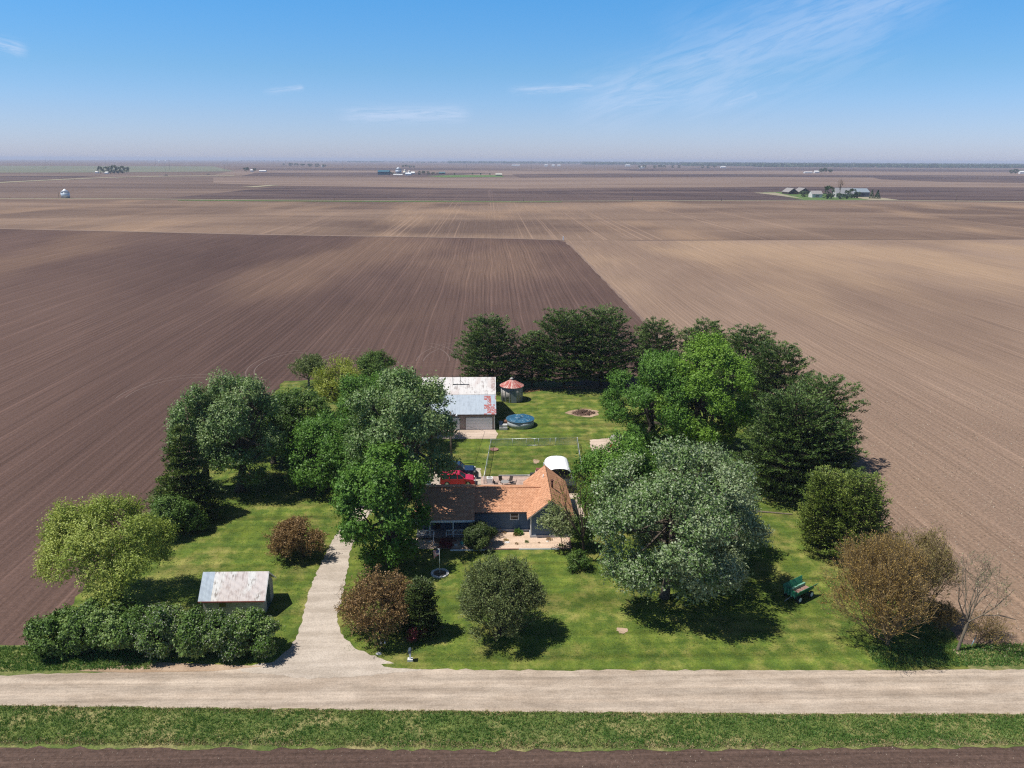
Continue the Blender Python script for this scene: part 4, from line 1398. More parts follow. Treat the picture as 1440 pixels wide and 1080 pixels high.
# ================================================================== CORN CRIB
ccx, ccy = 4.6, 145.2
ck = thing('corn_crib', 'round slatted corn crib with a rusty red cone roof beside the barn', 'corn crib', (ccx, ccy, 0))
g = NT('crib_slat')
z = g.xyz()[2]
fr = g.math('FRACT', g.math('DIVIDE', z, 0.42))
c_ = g.mix(1.0, g.ramp(g.noise((1.2, 1.2, 6), 4, 0.7), [(0.35, (0.30, 0.28, 0.26)), (0.65, (0.55, 0.52, 0.49))]), g.ramp(fr, [(0, 0.25), (0.10, 1.0), (1, 1.0)]), 'MULTIPLY')
m_slat = g.pbr(c_, 0.9, 0.15)
MB().cyl((ccx, ccy, 0), 2.05, 0, 3.1, 28).build('wall', m_slat, ck)
sl = MB()
for i in range(14):
    a = 2 * math.pi * i / 14
    sl.box(ccx + 2.09 * math.cos(a) - 0.05, ccx + 2.09 * math.cos(a) + 0.05, ccy + 2.09 * math.sin(a) - 0.05, ccy + 2.09 * math.sin(a) + 0.05, 0, 3.1)
sl.build('post', m_board, ck)
g = NT('crib_roof_rust')
xs = g.xyz()
an = g.math('ARCTAN2', xs[0], xs[1])
nz_ = g.n('ShaderNodeTexNoise', noise_dimensions='1D')
g.l(g.math('MULTIPLY', an, 7.0), nz_.inputs['W'])
nz_.inputs['Scale'].default_value = 1.0
nz_.inputs['Detail'].default_value = 3
nb = g.noise(1.2, 3)
c_ = g.mix(g.step(g.math('ADD', g.math('MULTIPLY', nz_.outputs[0], .6), g.math('MULTIPLY', nb, .4)), 0.50, 0.58), (0.36, 0.085, 0.07), (0.55, 0.40, 0.36))
m_crust = g.pbr(c_, 0.7, 0.3)
nr = 20
vs = [(ccx + 2.38 * math.cos(2 * math.pi * i / nr), ccy + 2.38 * math.sin(2 * math.pi * i / nr), 3.0) for i in range(nr)]
vs += [(ccx + 0.32 * math.cos(2 * math.pi * i / nr), ccy + 0.32 * math.sin(2 * math.pi * i / nr), 4.15) for i in range(nr)]
MB().add(vs, [(i, (i + 1) % nr, nr + (i + 1) % nr, nr + i) for i in range(nr)] + [tuple(range(nr - 1, -1, -1)), tuple(range(nr, 2 * nr))]).build('roof', m_crust, ck)
MB().cyl((ccx, ccy, 0), 0.27, 4.15, 4.38, 14).cyl((ccx, ccy, 0), 0.42, 4.38, 4.50, 14, 0.08).build('roof_vent', m_rockw, ck)
MB().box(ccx - 0.15, ccx + 0.85, ccy - 2.16, ccy - 2.0, 0.1, 2.5).build('door', simple('crib_door', (0.20, 0.24, 0.26), 0.8), ck)

# ================================================================== POOL
plx, ply = 5.62, 130.1
pl = thing('swimming_pool', 'round above ground pool with a sagging blue winter cover', 'pool', (plx, ply, 0))
g = NT('pool_wall')
xs = g.xyz()
an = g.math('ARCTAN2', xs[0], xs[1])
fr = g.math('FRACT', g.math('MULTIPLY', an, 22 / 6.2832))
m_pw = g.pbr(g.ramp(fr, [(0.0, (0.12, 0.14, 0.16)), (0.08, (0.42, 0.45, 0.47)), (1.0, (0.36, 0.40, 0.43))]), 0.5, 0.4)
MB().cyl((plx, ply, 0), 2.42, 0, 1.22, 44).build('wall', m_pw, pl)
nr = 44
vs = []
for (r_, z_) in ((2.52, 1.19), (2.52, 1.27), (2.30, 1.27), (2.30, 1.19)):
    vs += [(plx + r_ * math.cos(2 * math.pi * i / nr), ply + r_ * math.sin(2 * math.pi * i / nr), z_) for i in range(nr)]
MB().add(vs, [(k * nr + i, k * nr + (i + 1) % nr, ((k + 1) % 4) * nr + (i + 1) % nr, ((k + 1) % 4) * nr + i) for k in range(4) for i in range(nr)]).build('rim', simple('pool_rim', (0.10, 0.14, 0.17), 0.5), pl)
vs, fs = [(plx, ply, 1.34)], []
nrad = 9
for k in range(1, nrad + 1):
    rr2 = 2.46 * k / nrad
    for i in range(nr):
        a = 2 * math.pi * i / nr
        zz = 1.29 + 0.13 * math.sin(3 * a + 2.2 * k / nrad * 3) * math.sin(math.pi * k / nrad) + 0.10 * math.cos(7 * a + k) * (1 - k / nrad) + random.uniform(-.02, .02) + 0.28 * max(0, math.cos(a - 1.2)) ** 6 * math.sin(math.pi * k / nrad)
        vs.append((plx + rr2 * math.cos(a), ply + rr2 * math.sin(a), max(1.285, zz) if k == nrad else max(1.24, zz)))
fs += [(0, 1 + i, 1 + (i + 1) % nr) for i in range(nr)]
for k in range(nrad - 1):
    a_ = 1 + k * nr
    fs += [(a_ + i, a_ + nr + i, a_ + nr + (i + 1) % nr, a_ + (i + 1) % nr) for i in range(nr)]
g = NT('pool_cover')
m_cov = g.pbr(g.ramp(g.noise(1.2, 4, 0.7, dist=1.0), [(0.4, (0.02, 0.085, 0.16)), (0.56, (0.035, 0.13, 0.22)), (0.66, (0.26, 0.33, 0.36))]), 0.35, 0.5)
MB().add(vs, fs).build('cover', m_cov, pl)
pe = thing('pool_equipment', 'grey pool steps and pump boxes between barn and pool', 'equipment', (2.6, 128.6, 0))
MB().box(1.9, 3.3, 127.7, 128.6, 0, 0.85).box(1.9, 3.3, 127.45, 127.7, 0, 0.42).build('steps', m_board, pe)
MB().cyl((2.2, 129.6, 0), 0.35, 0, 0.9, 14).build('pump_tank', simple('tank_grey', (0.35, 0.38, 0.42), 0.5), pe)
MB().box(2.7, 3.4, 129.3, 130.3, 0.0, 1.0).build('filter_box', simple('filter_brown', (0.22, 0.11, 0.07), 0.7), pe)

# ================================================================== UTILITY POLE
ux, uy = P(634.5, 654).x, P(634.5, 654).y
up_ = thing('utility_pole', 'grey wooden light pole behind the dark pickup', 'utility pole', (ux, uy, 0))
MB().tube([(ux, uy, 0), (ux + 0.05, uy, 8.6)], [0.17, 0.12], 10).build('pole', M['bark_light'], up_)
la = MB().tube([(ux + 0.03, uy, 8.0), (ux + 0.5, uy - .1, 8.25), (ux + 0.9, uy - .15, 8.2)], 0.035, 6).build('lamp_arm', m_black, up_)
MB().cyl((ux + 0.95, uy - .15, 0), 0.20, 7.95, 8.2, 12, 0.09).build('lamp_head', m_white, up_)
MB().tube([(ux + 0.03, uy, 7.3), Vector((ux + 0.03, uy, 7.3)).lerp(Vector((P(682, 607).x, P(682, 607).y, 0.1)), 0.5) + Vector((0, 0, -0.15)), (P(682, 607).x, P(682, 607).y, 0.05)], 0.025, 4).build('guy_wire', simple('wire_pale', (0.6, 0.6, 0.58), 0.5), up_)

# ================================================================== CHAIN LINK FENCE
g = NT('chain_link')
g.m.blend_method = 'HASHED' if hasattr(g.m, 'blend_method') else None
xs = g.xyz()
sxy = g.math('ADD', xs[0], xs[1])
u1 = g.math('FRACT', g.math('MULTIPLY', g.math('ADD', sxy, xs[2]), 14.0))
u2 = g.math('FRACT', g.math('MULTIPLY', g.math('SUBTRACT', sxy, xs[2]), 14.0))
mk = g.math('MAXIMUM', g.math('LESS_THAN', u1, 0.09), g.math('LESS_THAN', u2, 0.09))
bs = g.n('ShaderNodeBsdfPrincipled'); bs.inputs['Base Color'].default_value = (0.55, 0.57, 0.58, 1); bs.inputs['Metallic'].default_value = 0.4; bs.inputs['Roughness'].default_value = 0.45
tr = g.n('ShaderNodeBsdfTransparent')
mx = g.n('ShaderNodeMixShader'); g.l(mk, mx.inputs[0]); g.l(tr.outputs[0], mx.inputs[1]); g.l(bs.outputs[0], mx.inputs[2]); g.l(mx.outputs[0], g.out.inputs[0])
m_link = g.m
m_galvp = simple('galvanised_pipe', (0.55, 0.58, 0.60), 0.35, 0.5, 0.5)
fn = thing('chain_link_fence', 'galvanised chain link fence around the back yard lawn', 'fence', (7, 112, 0))
corners = [(-0.65, 104.2), (0.45, 119.6), (14.6, 120.0), (13.9, 108.0), (13.3, 96.8), (12.9, 91.0)]
rail = MB(); link = MB()
for a, b_ in zip(corners[:-1], corners[1:]):
    L = math.hypot(b_[0] - a[0], b_[1] - a[1])
    rail.tube([(a[0], a[1], 1.25), (b_[0], b_[1], 1.25)], 0.035, 6)
    dx, dy = (b_[0] - a[0]) / L, (b_[1] - a[1]) / L
    ox, oy = -dy * 0.004, dx * 0.004
    link.hexa([(a[0] - ox, a[1] - oy, 0.03), (b_[0] - ox, b_[1] - oy, 0.03), (b_[0] + ox, b_[1] + oy, 0.03), (a[0] + ox, a[1] + oy, 0.03)],
              [(a[0] - ox, a[1] - oy, 1.22), (b_[0] - ox, b_[1] - oy, 1.22), (b_[0] + ox, b_[1] + oy, 1.22), (a[0] + ox, a[1] + oy, 1.22)])
rail.build('top_rail', m_galvp, fn)
link.build('mesh_panel', m_link, fn)
for a, b_ in zip(corners[:-1], corners[1:]):
    L = math.hypot(b_[0] - a[0], b_[1] - a[1])
    k = max(1, int(L / 3))
    for i in range(k):
        q = (a[0] + (b_[0] - a[0]) * i / k, a[1] + (b_[1] - a[1]) * i / k)
        MB().tube([(q[0], q[1], 0), (q[0], q[1], 1.32)], 0.045 if i else 0.06, 8).build('post', m_galvp, fn)
gt = MB()
for x in (6.3, 8.2, 10.1):
    gt.tube([(x, 119.72, 0.1), (x, 119.72, 1.3)], 0.035, 6)
for z_ in (0.12, 1.3):
    gt.tube([(6.3, 119.72, z_), (10.1, 119.72, z_)], 0.03, 6)
gt.build('gate', m_galvp, fn)
tag(MB().box(1.5, 7.6, 106.95, 107.08, 0.0, 0.22).build('patio_kerb', simple('kerb_grey', (0.45, 0.46, 0.47), 0.8), None), 'low grey kerb between patio and back lawn', 'kerb')

# ================================================================== GAZEBO SHELTER
gz = thing('canopy_shelter', 'white hooped canopy shelter with dark mesh sides behind the house', 'shelter', (10.2, 105.4, 0))
nA = 10
def hoop(x0, x1, y0, y1, zb, zt, n=10):
    pts = []
    for i in range(n + 1):
        a = math.pi * i / n
        xx = (x0 + x1) / 2 - (x1 - x0) / 2 * math.copysign(abs(math.cos(a)) ** 0.8, math.cos(a))
        zz = zb + (zt - zb) * math.sin(a) ** 0.75
        pts.append((xx, zz))
    return pts
o_ = hoop(8.35, 11.95, 0, 0, 1.3, 2.55)
i_ = [(x * 0.985 + 10.15 * 0.015, z - 0.03) for x, z in o_]
mbc = MB()
vs = [(x, 103.6, z) for x, z in o_] + [(x + 0.0, 108.9, z * 0.97) for x, z in o_] + [(x, 103.6, z) for x, z in i_] + [(x, 108.9, z * 0.97) for x, z in i_]
n1 = nA + 1
fs = [(i, i + 1, n1 + i + 1, n1 + i) for i in range(nA)] + [(2 * n1 + i, 3 * n1 + i, 3 * n1 + i + 1, 2 * n1 + i + 1) for i in range(nA)]
fs += [(i, 2 * n1 + i, 2 * n1 + i + 1, i + 1) for i in range(nA)] + [(n1 + i, n1 + i + 1, 3 * n1 + i + 1, 3 * n1 + i) for i in range(nA)]
mbc.add(vs, fs)
mbc.build('canopy', simple('white_vinyl', (0.86, 0.87, 0.88), 0.5, 0.3, var=0.03), gz)
m_scr = simple('dark_screen', (0.025, 0.03, 0.03), 0.7, 0.2)
MB().prism([(x, z - .05) for x, z in i_] + [(i_[-1][0], 0.02), (i_[0][0], 0.02)], 'y', 103.7, 103.74).build('end_screen', m_scr, gz)
MB().prism([(x, z * .97 - .05) for x, z in i_] + [(i_[-1][0], 0.02), (i_[0][0], 0.02)], 'y', 108.7, 108.74).build('end_screen', m_scr, gz)
MB().box(8.36, 8.40, 103.8, 108.6, 0.02, 1.3).build('side_screen', m_scr, gz)
MB().box(11.9, 11.94, 103.8, 108.6, 0.02, 1.3).build('side_screen', m_scr, gz)
for x in (8.3, 12.0):
    for y in (103.6, 108.9):
        MB().tube([(x, y, 0), (x, y, 1.45)], 0.05, 6).build('post', m_galvp, gz)
bx_ = MB().box(10.6, 12.3, 100.6, 103.0, 0.05, 1.25)
tag(bx_.build('hot_tub', m_scr, None), 'dark covered tub in front of the white canopy shelter', 'hot tub')
dk = thing('garden_deck', 'narrow weathered deck with planters left of the white shelter', 'deck', (7.7, 105.8, 0))
MB().box(7.25, 8.15, 103.6, 108.2, 0.06, 0.20).build('deck_boards', m_board, dk)
MB().box(6.95, 7.22, 103.6, 108.2, 0.06, 0.42).build('side_board', simple('pink_timber', (0.42, 0.27, 0.23), 0.8), dk)
MB().box(7.1, 8.0, 107.8, 108.5, 0.2, 0.72).build('planter_box', simple('planter_brown', (0.20, 0.07, 0.06), 0.8), dk)

# grill
gx, gy = 6.45, 105.5
gr = thing('gas_grill', 'black gas grill at the lawn edge of the patio', 'grill', (gx, gy, 0))
MB().box(gx - .38, gx + .38, gy - .28, gy + .28, 0.1, 0.82).build('cabinet', m_black, gr)
MB().prism([(gy - .28, .84), (gy + .28, .84), (gy + .25, 1.08), (gy + .05, 1.2), (gy - .15, 1.16), (gy - .28, 1.0)], 'x', gx - .38, gx + .38).build('lid', simple('grill_lid', (0.05, 0.05, 0.055), 0.3), gr)
MB().box(gx - .75, gx - .385, gy - .25, gy + .25, 0.78, 0.83).build('side_shelf', m_rockg, gr)
MB().box(gx + .385, gx + .75, gy - .25, gy + .25, 0.78, 0.83).build('side_shelf', m_rockg, gr)
# patio table and chairs
tx, ty = 2.35, 103.4
pt = thing('patio_table', 'round dark patio table on the pink pavers', 'table', (tx, ty, 0))
MB().cyl((tx, ty, 0), 0.62, 0.70, 0.74, 20).build('tabletop', simple('table_top', (0.30, 0.28, 0.26), 0.3), pt)
for k in range(4):
    a = k * 1.571 + .785
    MB().tube([(tx + .5 * math.cos(a), ty + .5 * math.sin(a), 0.05), (tx + .45 * math.cos(a), ty + .45 * math.sin(a), 0.70)], 0.025, 5).build('leg', m_black, pt)
m_sling = simple('chair_sling', (0.06, 0.045, 0.04), 0.7)


def patio_chair(label, x, y, rz, gp):
    t = thing('patio_chair', label, 'chair', (x, y, 0), rz, gp, local=True)
    MB().box(-.27, .27, -.25, .27, .40, .44).build('seat', m_sling, t)
    MB().hexa([(-.27, .24, .44), (.27, .24, .44), (.27, .28, .44), (-.27, .28, .44)], [(-.27, .42, 1.0), (.27, .42, 1.0), (.27, .46, 1.0), (-.27, .46, 1.0)]).build('backrest', m_sling, t)
    for sx in (-.27, .27):
        MB().tube([(sx, -.25, 0.05), (sx, -.25, .62), (sx, .30, .64)], 0.018, 5).build('armrest', m_black, t)
        MB().tube([(sx, .30, 0.05), (sx, .26, .44)], 0.018, 5).build('leg', m_black, t)
    return t


gp = 'dark sling chairs around the patio table'
for (dx, dy, lb) in [(-1.25, 0.1, 'dark patio chair at the left side of the patio table'), (1.25, -0.1, 'dark patio chair at the right side of the patio table'),
                     (-0.5, 1.15, 'dark patio chair behind the table towards the fence'), (0.75, 1.1, 'dark patio chair behind the table towards the grill'), (0.5, -1.15, 'dark patio chair on the house side of the patio table')]:
    patio_chair(lb, tx + dx, ty + dy, math.atan2(dy, dx) - math.pi / 2, gp)
# AC unit
ax_, ay_ = P(688.5, 679).x, P(688.5, 679).y
au = thing('air_conditioner', 'white air conditioner unit beside the left fence end', 'air conditioner', (ax_, ay_, 0))
MB().box(ax_ - .42, ax_ + .42, ay_ - .42, ay_ + .42, 0.05, 0.85).build('cabinet', m_white, au)
MB().cyl((ax_, ay_, 0), .33, .85, .88, 20).build('fan_grille', m_rockg, au)
bx0 = P(668.5, 673)
bb = thing('kettle_grill', 'black round kettle grill in front of the pickup bumper', 'grill', (bx0.x, bx0.y, 0))
vs, fs = [], []
for i in range(9):
    th = math.pi * i / 8
    for k in range(14):
        vs.append((bx0.x + .40 * math.sin(th) * math.cos(6.2832 * k / 14), bx0.y + .40 * math.sin(th) * math.sin(6.2832 * k / 14), .95 - .36 * math.cos(th)))
fs = [(i * 14 + k, i * 14 + (k + 1) % 14, (i + 1) * 14 + (k + 1) % 14, (i + 1) * 14 + k) for i in range(8) for k in range(14)]
MB().add(vs, fs, True).build('bowl', m_black, bb)
for k in range(3):
    MB().tube([(bx0.x + .2 * math.cos(k * 2.09), bx0.y + .2 * math.sin(k * 2.09), .65), (bx0.x + .38 * math.cos(k * 2.09), bx0.y + .38 * math.sin(k * 2.09), 0.03)], .02, 5).build('leg', m_black, bb)
# swing ring / small items on the fenced lawn
q = P(695, 633)
t = tag(MB().cyl((q.x, q.y, 0), 0.62, 0.02, 0.20, 16, 0.7).build('fire_ring', simple('rusty_ring', (0.28, 0.15, 0.12), 0.8), None), 'small rusty fire ring in the far left corner of the fenced lawn', 'fire ring')
q = P(598, 675)
t = tag(MB().cyl((q.x, q.y, 0), 0.42, 0, 0.95, 16).cyl((q.x, q.y, 0), 0.45, 0.95, 1.0, 16).build('barrel', simple('blue_plastic', (0.03, 0.16, 0.34), 0.4), None), 'blue barrel in the shade left of the red car', 'barrel')
q = P(602, 682)
t = tag(MB().box(q.x - .5, q.x + .4, q.y - .3, q.y + .3, 0, 0.6).box(q.x - .52, q.x + .42, q.y - .32, q.y + .32, .6, .68).build('storage_bin', simple('pale_blue_plastic', (0.25, 0.38, 0.50), 0.4), None), 'pale blue storage bin in the shade beside the barrel', 'bin')

# leaning playhouse roof / orange toy by the sand
q = P(867, 618)
sr = rock('large grey boulder at the back corner of the sand patch', q.x, q.y, 1.1, 0.8, 1.0, m_rockg, 0.4, 'boulder')
q = P(861, 629)
t = thing('toy_wagon', 'small orange red toy wagon on the sand patch', 'toy', (q.x, q.y, 0))
MB().box(q.x - .4, q.x + .4, q.y - .25, q.y + .25, .15, .45).build('tub', simple('orange_red', (0.70, 0.08, 0.03), 0.4), t)
for sx in (-.28, .28):
    for sy in (-.28, .28):
        MB().prism([(q.x + sx + .12 * math.cos(k * .785), .12 + .12 * math.sin(k * .785)) for k in range(8)], 'y', q.y + sy - .03, q.y + sy + .03).build('wheel', m_black, t)

# brush pile
q = P(820, 582)
t = thing('brush_pile', 'heap of cut brown branches on the burnt patch', 'brush pile', (q.x, q.y, 0))
n = 260
a = RNG.uniform(0, 6.28, n); rr0 = RNG.uniform(0, 1.6, n)
C = np.stack([q.x + rr0 * np.cos(a) * 1.2, q.y + rr0 * np.sin(a) * .8, 0.12 + RNG.uniform(0, 0.85, n) * (1 - rr0 / 1.9)], axis=1)
D = rnd_dirs(n) * np.array([1, .8, .32]); D = unit(D)
L = RNG.uniform(.4, 1.3, n)
A0 = C - D * L[:, None] / 2; A1 = C + D * L[:, None] / 2
A0[:, 2] = np.maximum(A0[:, 2], .06); A1[:, 2] = np.maximum(A1[:, 2], .06)
V, F = seg_mesh(A0, A1, np.full(n, .05), np.full(n, .02), 4)
np_mesh('branches', V, F, simple('cut_brush', (0.20, 0.13, 0.10), 0.9, 0.1, var=.4, scale=.9), t)
V, F = seg_mesh([(q.x - 1, q.y + .3, .3), (q.x + .3, q.y, .5), (q.x + .8, q.y + .1, .6)], [(q.x + 1.1, q.y, .5), (q.x + 2.2, q.y - .1, .35), (q.x - .5, q.y - .5, .15)], [.14, .13, .1], [.1, .1, .08], 7)
np_mesh('logs', V, F, M['bark_dark'], t)

# mailbox and garden hooks by the road
q = P(577, 929)
mbx = thing('mailbox', 'white roadside mailbox on a short post at the lawn edge', 'mailbox', (q.x, q.y, 0))
MB().box(q.x - .07, q.x + .07, q.y - .07, q.y + .07, 0, 1.0).build('post', m_white, mbx)
MB().prism([(q.x - .15, 1.0), (q.x + .15, 1.0), (q.x + .15, 1.18), (q.x + .08, 1.29), (q.x - .08, 1.29), (q.x - .15, 1.18)], 'y', q.y - .35, q.y + .2).build('box', simple('mailbox_dark', (0.06, 0.08, 0.11), 0.4), mbx)
MB().box(q.x - .25, q.x + .25, q.y - .2, q.y + .2, 0, .22).build('base_block', m_rockw, mbx)
for (px, lb) in ((531.5, 'left one of two black garden hooks at the lawn corner'), (537, 'right one of two black garden hooks at the lawn corner')):
    q = P(px, 917)
    t = thing('garden_hook', lb, 'hook', (q.x, q.y, 0))
    pts = [(q.x, q.y, 0), (q.x, q.y, 1.25)] + [(q.x + .16 - .16 * math.cos(a_), q.y, 1.25 + .16 * math.sin(a_)) for a_ in np.linspace(.5, 3.3, 6)]
    MB().tube(pts, .022, 5).build('rod', m_black, t)
    MB().cyl((q.x + .32, q.y, 0), .09, .95, 1.15, 10, .06).build('lantern', simple('lantern_grey', (0.5, 0.5, 0.52), 0.4), t)
q = P(533, 918)
rock('small pale stone at the foot of the garden hooks', q.x, q.y - .2, .28, .2, .18, m_rockw)

# ================================================================== VEHICLES
def wheel(parent, x, y, r=.38, w=.26):
    mbw = MB().prism([(x + r * math.cos(k * .3927), r + r * math.sin(k * .3927)) for k in range(16)], 'y', y - w / 2, y + w / 2)
    o = mbw.build('wheel', m_black, parent)
    s = 1 if y > 0 else -1
    y0 = y + s * w / 2
    MB().prism([(x + r * .58 * math.cos(k * .3927), r + r * .58 * math.sin(k * .3927)) for k in range(16)], 'y', min(y0, y0 + s * .012), max(y0, y0 + s * .012)).build('rim', m_galvp, o)


def paint(name, col):
    g = NT(name)
    return g.pbr(col, 0.28, 0.5, 0.0, extra={'Coat Weight': 0.6, 'Coat Roughness': 0.08})


m_lamp = simple('headlamp', (0.75, 0.76, 0.72), 0.15, 0.6)
m_vglass = NT('car_glass').pbr((0.02, 0.035, 0.04), 0.05, 0.7)


def panel_side(mb, pts, y, t=.012):
    s = 1 if y > 0 else -1
    mb.prism(pts, 'y', min(y, y + s * t), max(y, y + s * t))


# red SUV, facing +x
c0 = P(640, 684)
sv = thing('red_suv', 'bright red station wagon style car parked behind the house', 'car', (c0.x + .35, 104.3, 0.05), 0.0, local=True)
mr = paint('red_paint', (0.50, 0.010, 0.045))
body = MB().prism([(-2.45, .36), (-2.5, .62), (-2.46, 1.06), (.98, 1.12), (1.5, 1.10), (2.2, .98), (2.42, .80), (2.46, .46), (2.3, .33)], 'y', -.93, .93)
bo = body.build('body', mr, sv)
cab = MB().hexa([(-2.42, -.90, 1.06), (1.15, -.90, 1.10), (1.15, .90, 1.10), (-2.42, .90, 1.06)], [(-2.18, -.72, 1.72), (.28, -.72, 1.74), (.28, .72, 1.74), (-2.18, .72, 1.72)])
cab.build('windows', m_vglass, sv)
rfm = MB().hexa([(-2.25, -.76, 1.722), (.36, -.76, 1.722), (.36, .76, 1.722), (-2.25, .76, 1.722)], [(-2.15, -.68, 1.80), (.22, -.68, 1.82), (.22, .68, 1.82), (-2.15, .68, 1.80)])
rfm.build('roof', mr, sv)
pil = MB()
for s in (-1, 1):
    pil.tube([(1.12, s * .905, 1.1), (.30, s * .74, 1.75)], .045, 5)
    pil.tube([(.05, s * .915, 1.1), (-.05, s * .745, 1.75)], .05, 5)
    pil.tube([(-1.15, s * .915, 1.1), (-1.1, s * .745, 1.75)], .07, 5)
    pil.tube([(-2.40, s * .90, 1.08), (-2.2, s * .74, 1.74)], .07, 5)
pil.build('pillar', mr, sv)
rr_ = MB()
for s in (-1, 1):
    rr_.tube([(-2.0, s * .6, 1.86), (.1, s * .6, 1.88)], .02, 5)
rr_.build('roof_rail', m_black, sv)
for x in (-1.5, 1.5):
    for y in (-.84, .84):
        wheel(sv, x, y)
for s in (-1, 1):
    MB().box(2.28, 2.45, s * .72 - .16, s * .72 + .16, .68, .86).build('headlight', m_lamp, sv)
    MB().box(-.02 + .9, 1.08, s * .98 - .08, s * .98 + .08, 1.08, 1.22).build('mirror', mr, sv)
MB().box(2.40, 2.56, -.9, .9, .38, .60).build('bumper', m_rockg, sv)
MB().box(-2.60, -2.46, -.9, .9, .42, .62).build('bumper', m_rockg, sv)

# dark pickup, facing +x
pk = thing('pickup_truck', 'dark navy pickup truck parked beyond the red car', 'pickup truck', (-4.85, 107.6, 0.05), 0.0, local=True)
mn = paint('navy_paint', (0.008, 0.022, 0.060))
mkp = paint('black_paint', (0.008, 0.009, 0.012))
MB().prism([(-.9, .45), (-.9, 1.12), (1.25, 1.16), (2.6, 1.10), (2.85, .92), (2.88, .50)], 'y', -.97, .97).build('body', mn, pk)
cabp = MB().hexa([(-.88, -.93, 1.12), (1.35, -.93, 1.14), (1.35, .93, 1.14), (-.88, .93, 1.12)], [(-.78, -.76, 1.82), (.72, -.76, 1.84), (.72, .76, 1.84), (-.78, .76, 1.82)])
cabp.build('windows', m_vglass, pk)
MB().hexa([(-.84, -.80, 1.822), (.80, -.80, 1.822), (.80, .80, 1.822), (-.84, .80, 1.822)], [(-.75, -.70, 1.92), (.66, -.70, 1.93), (.66, .70, 1.93), (-.75, .70, 1.92)]).build('roof', mn, pk)
pil = MB()
for s in (-1, 1):
    pil.tube([(1.33, s * .94, 1.14), (.74, s * .78, 1.85)], .05, 5)
    pil.tube([(.25, s * .95, 1.14), (.2, s * .785, 1.85)], .045, 5)
    pil.tube([(-.85, s * .94, 1.12), (-.78, s * .785, 1.84)], .07, 5)
pil.build('pillar', mn, pk)
MB().box(-2.95, -.92, -.97, -.88, .55, 1.18).box(-2.95, -.92, .88, .97, .55, 1.18).box(-3.02, -2.953, -.97, .97, .55, 1.16).box(-2.95, -.92, -.878, .878, .55, .66).build('truck_bed', mkp, pk)
MB().tube([(-2.9, -.93, 1.2), (-.98, -.93, 1.2)], .035, 6).tube([(-2.9, .93, 1.2), (-.98, .93, 1.2)], .035, 6).build('bed_rail', m_galvp, pk)
for x in (-2.0, 1.95):
    for y in (-.86, .86):
        wheel(pk, x, y, .42, .28)
for s in (-1, 1):
    MB().box(2.72, 2.90, s * .76 - .16, s * .76 + .16, .78, .98).build('headlight', m_lamp, pk)
    MB().box(1.0, 1.2, s * 1.03 - .1, s * 1.03 + .1, 1.12, 1.3).build('mirror', m_black, pk)
MB().box(2.86, 3.04, -.95, .95, .45, .70).build('bumper', m_rockg, pk)

# ================================================================== GREEN BARGE WAGON
q = P(1122, 839)
wg = thing('farm_wagon', 'old green barge wagon with flared sides parked on the lawn', 'wagon', (q.x, q.y, 0), math.radians(33), local=True)
mgn = simple('green_paint', (0.018, 0.16, 0.085), 0.55, 0.4, var=0.2, scale=2)
L0, L1, W0, W1, ZB, ZT = -1.45, 1.55, .62, .98, .72, 1.50
MB().box(L0, L1, -W0, W0, ZB - .06, ZB + .02).build('floor', simple('wagon_floor', (0.26, 0.16, 0.13), 0.9, var=.3), wg)
for s in (-1, 1):
    MB().hexa([(L0, s * W0, ZB), (L1, s * W0, ZB), (L1, s * (W0 + .04), ZB), (L0, s * (W0 + .04), ZB)] if s > 0 else [(L0, s * (W0 + .04), ZB), (L1, s * (W0 + .04), ZB), (L1, s * W0, ZB), (L0, s * W0, ZB)],
              [(L0, s * W1, ZT), (L1 + .35, s * W1, ZT), (L1 + .35, s * (W1 + .05), ZT), (L0, s * (W1 + .05), ZT)] if s > 0 else [(L0, s * (W1 + .05), ZT), (L1 + .35, s * (W1 + .05), ZT), (L1 + .35, s * W1, ZT), (L0, s * W1, ZT)]).build('side_board', mgn, wg)
MB().hexa([(L0 - .05, -W0, ZB), (L0, -W0, ZB), (L0, W0, ZB), (L0 - .05, W0, ZB)], [(L0 - .05, -W1, ZT - .12), (L0, -W1, ZT - .12), (L0, W1, ZT - .12), (L0 - .05, W1, ZT - .12)]).build('front_board', mgn, wg)
rb = MB()
for y in (-.6, -.2, .2, .6):
    rb.box(L0 - .11, L0 - .053, y - .05, y + .05, ZB - .1, ZT - .1)
rb.build('rib', simple('pale_green_paint', (0.10, 0.32, 0.20), 0.5), wg)
MB().box(L0 + .02, L1, .28, .46, ZB + .02, ZB + .34).build('beater_rail', simple('faded_green', (0.16, 0.34, 0.25), 0.5), wg)
MB().box(-1.2, 1.3, -.08, .08, .42, .62).box(-1.0, -.85, -.75, .75, .36, .50).box(1.0, 1.15, -.75, .75, .36, .50).build('chassis', mgn, wg)
MB().tube([(-1.2, 0, .5), (-2.3, 0, .25)], .05, 6).build('drawbar', m_rockg, wg)
for x in (-.92, 1.08):
    for y in (-.82, .82):
        mbw = MB().prism([(x + .36 * math.cos(k * .3927), .36 + .36 * math.sin(k * .3927)) for k in range(16)], 'y', y - .09, y + .09)
        o = mbw.build('wheel', m_black, wg)
        s = 1 if y > 0 else -1
        MB().prism([(x + .24 * math.cos(k * .3927), .36 + .24 * math.sin(k * .3927)) for k in range(16)], 'y', min(y + s * .09, y + s * .11), max(y + s * .09, y + s * .11)).build('rim', m_white, o)

# ================================================================== TREES OF THE YARD
pp = px_place
GM = 'maples round the farmhouse'
# back row of pines
GP = 'pines of the windbreak'


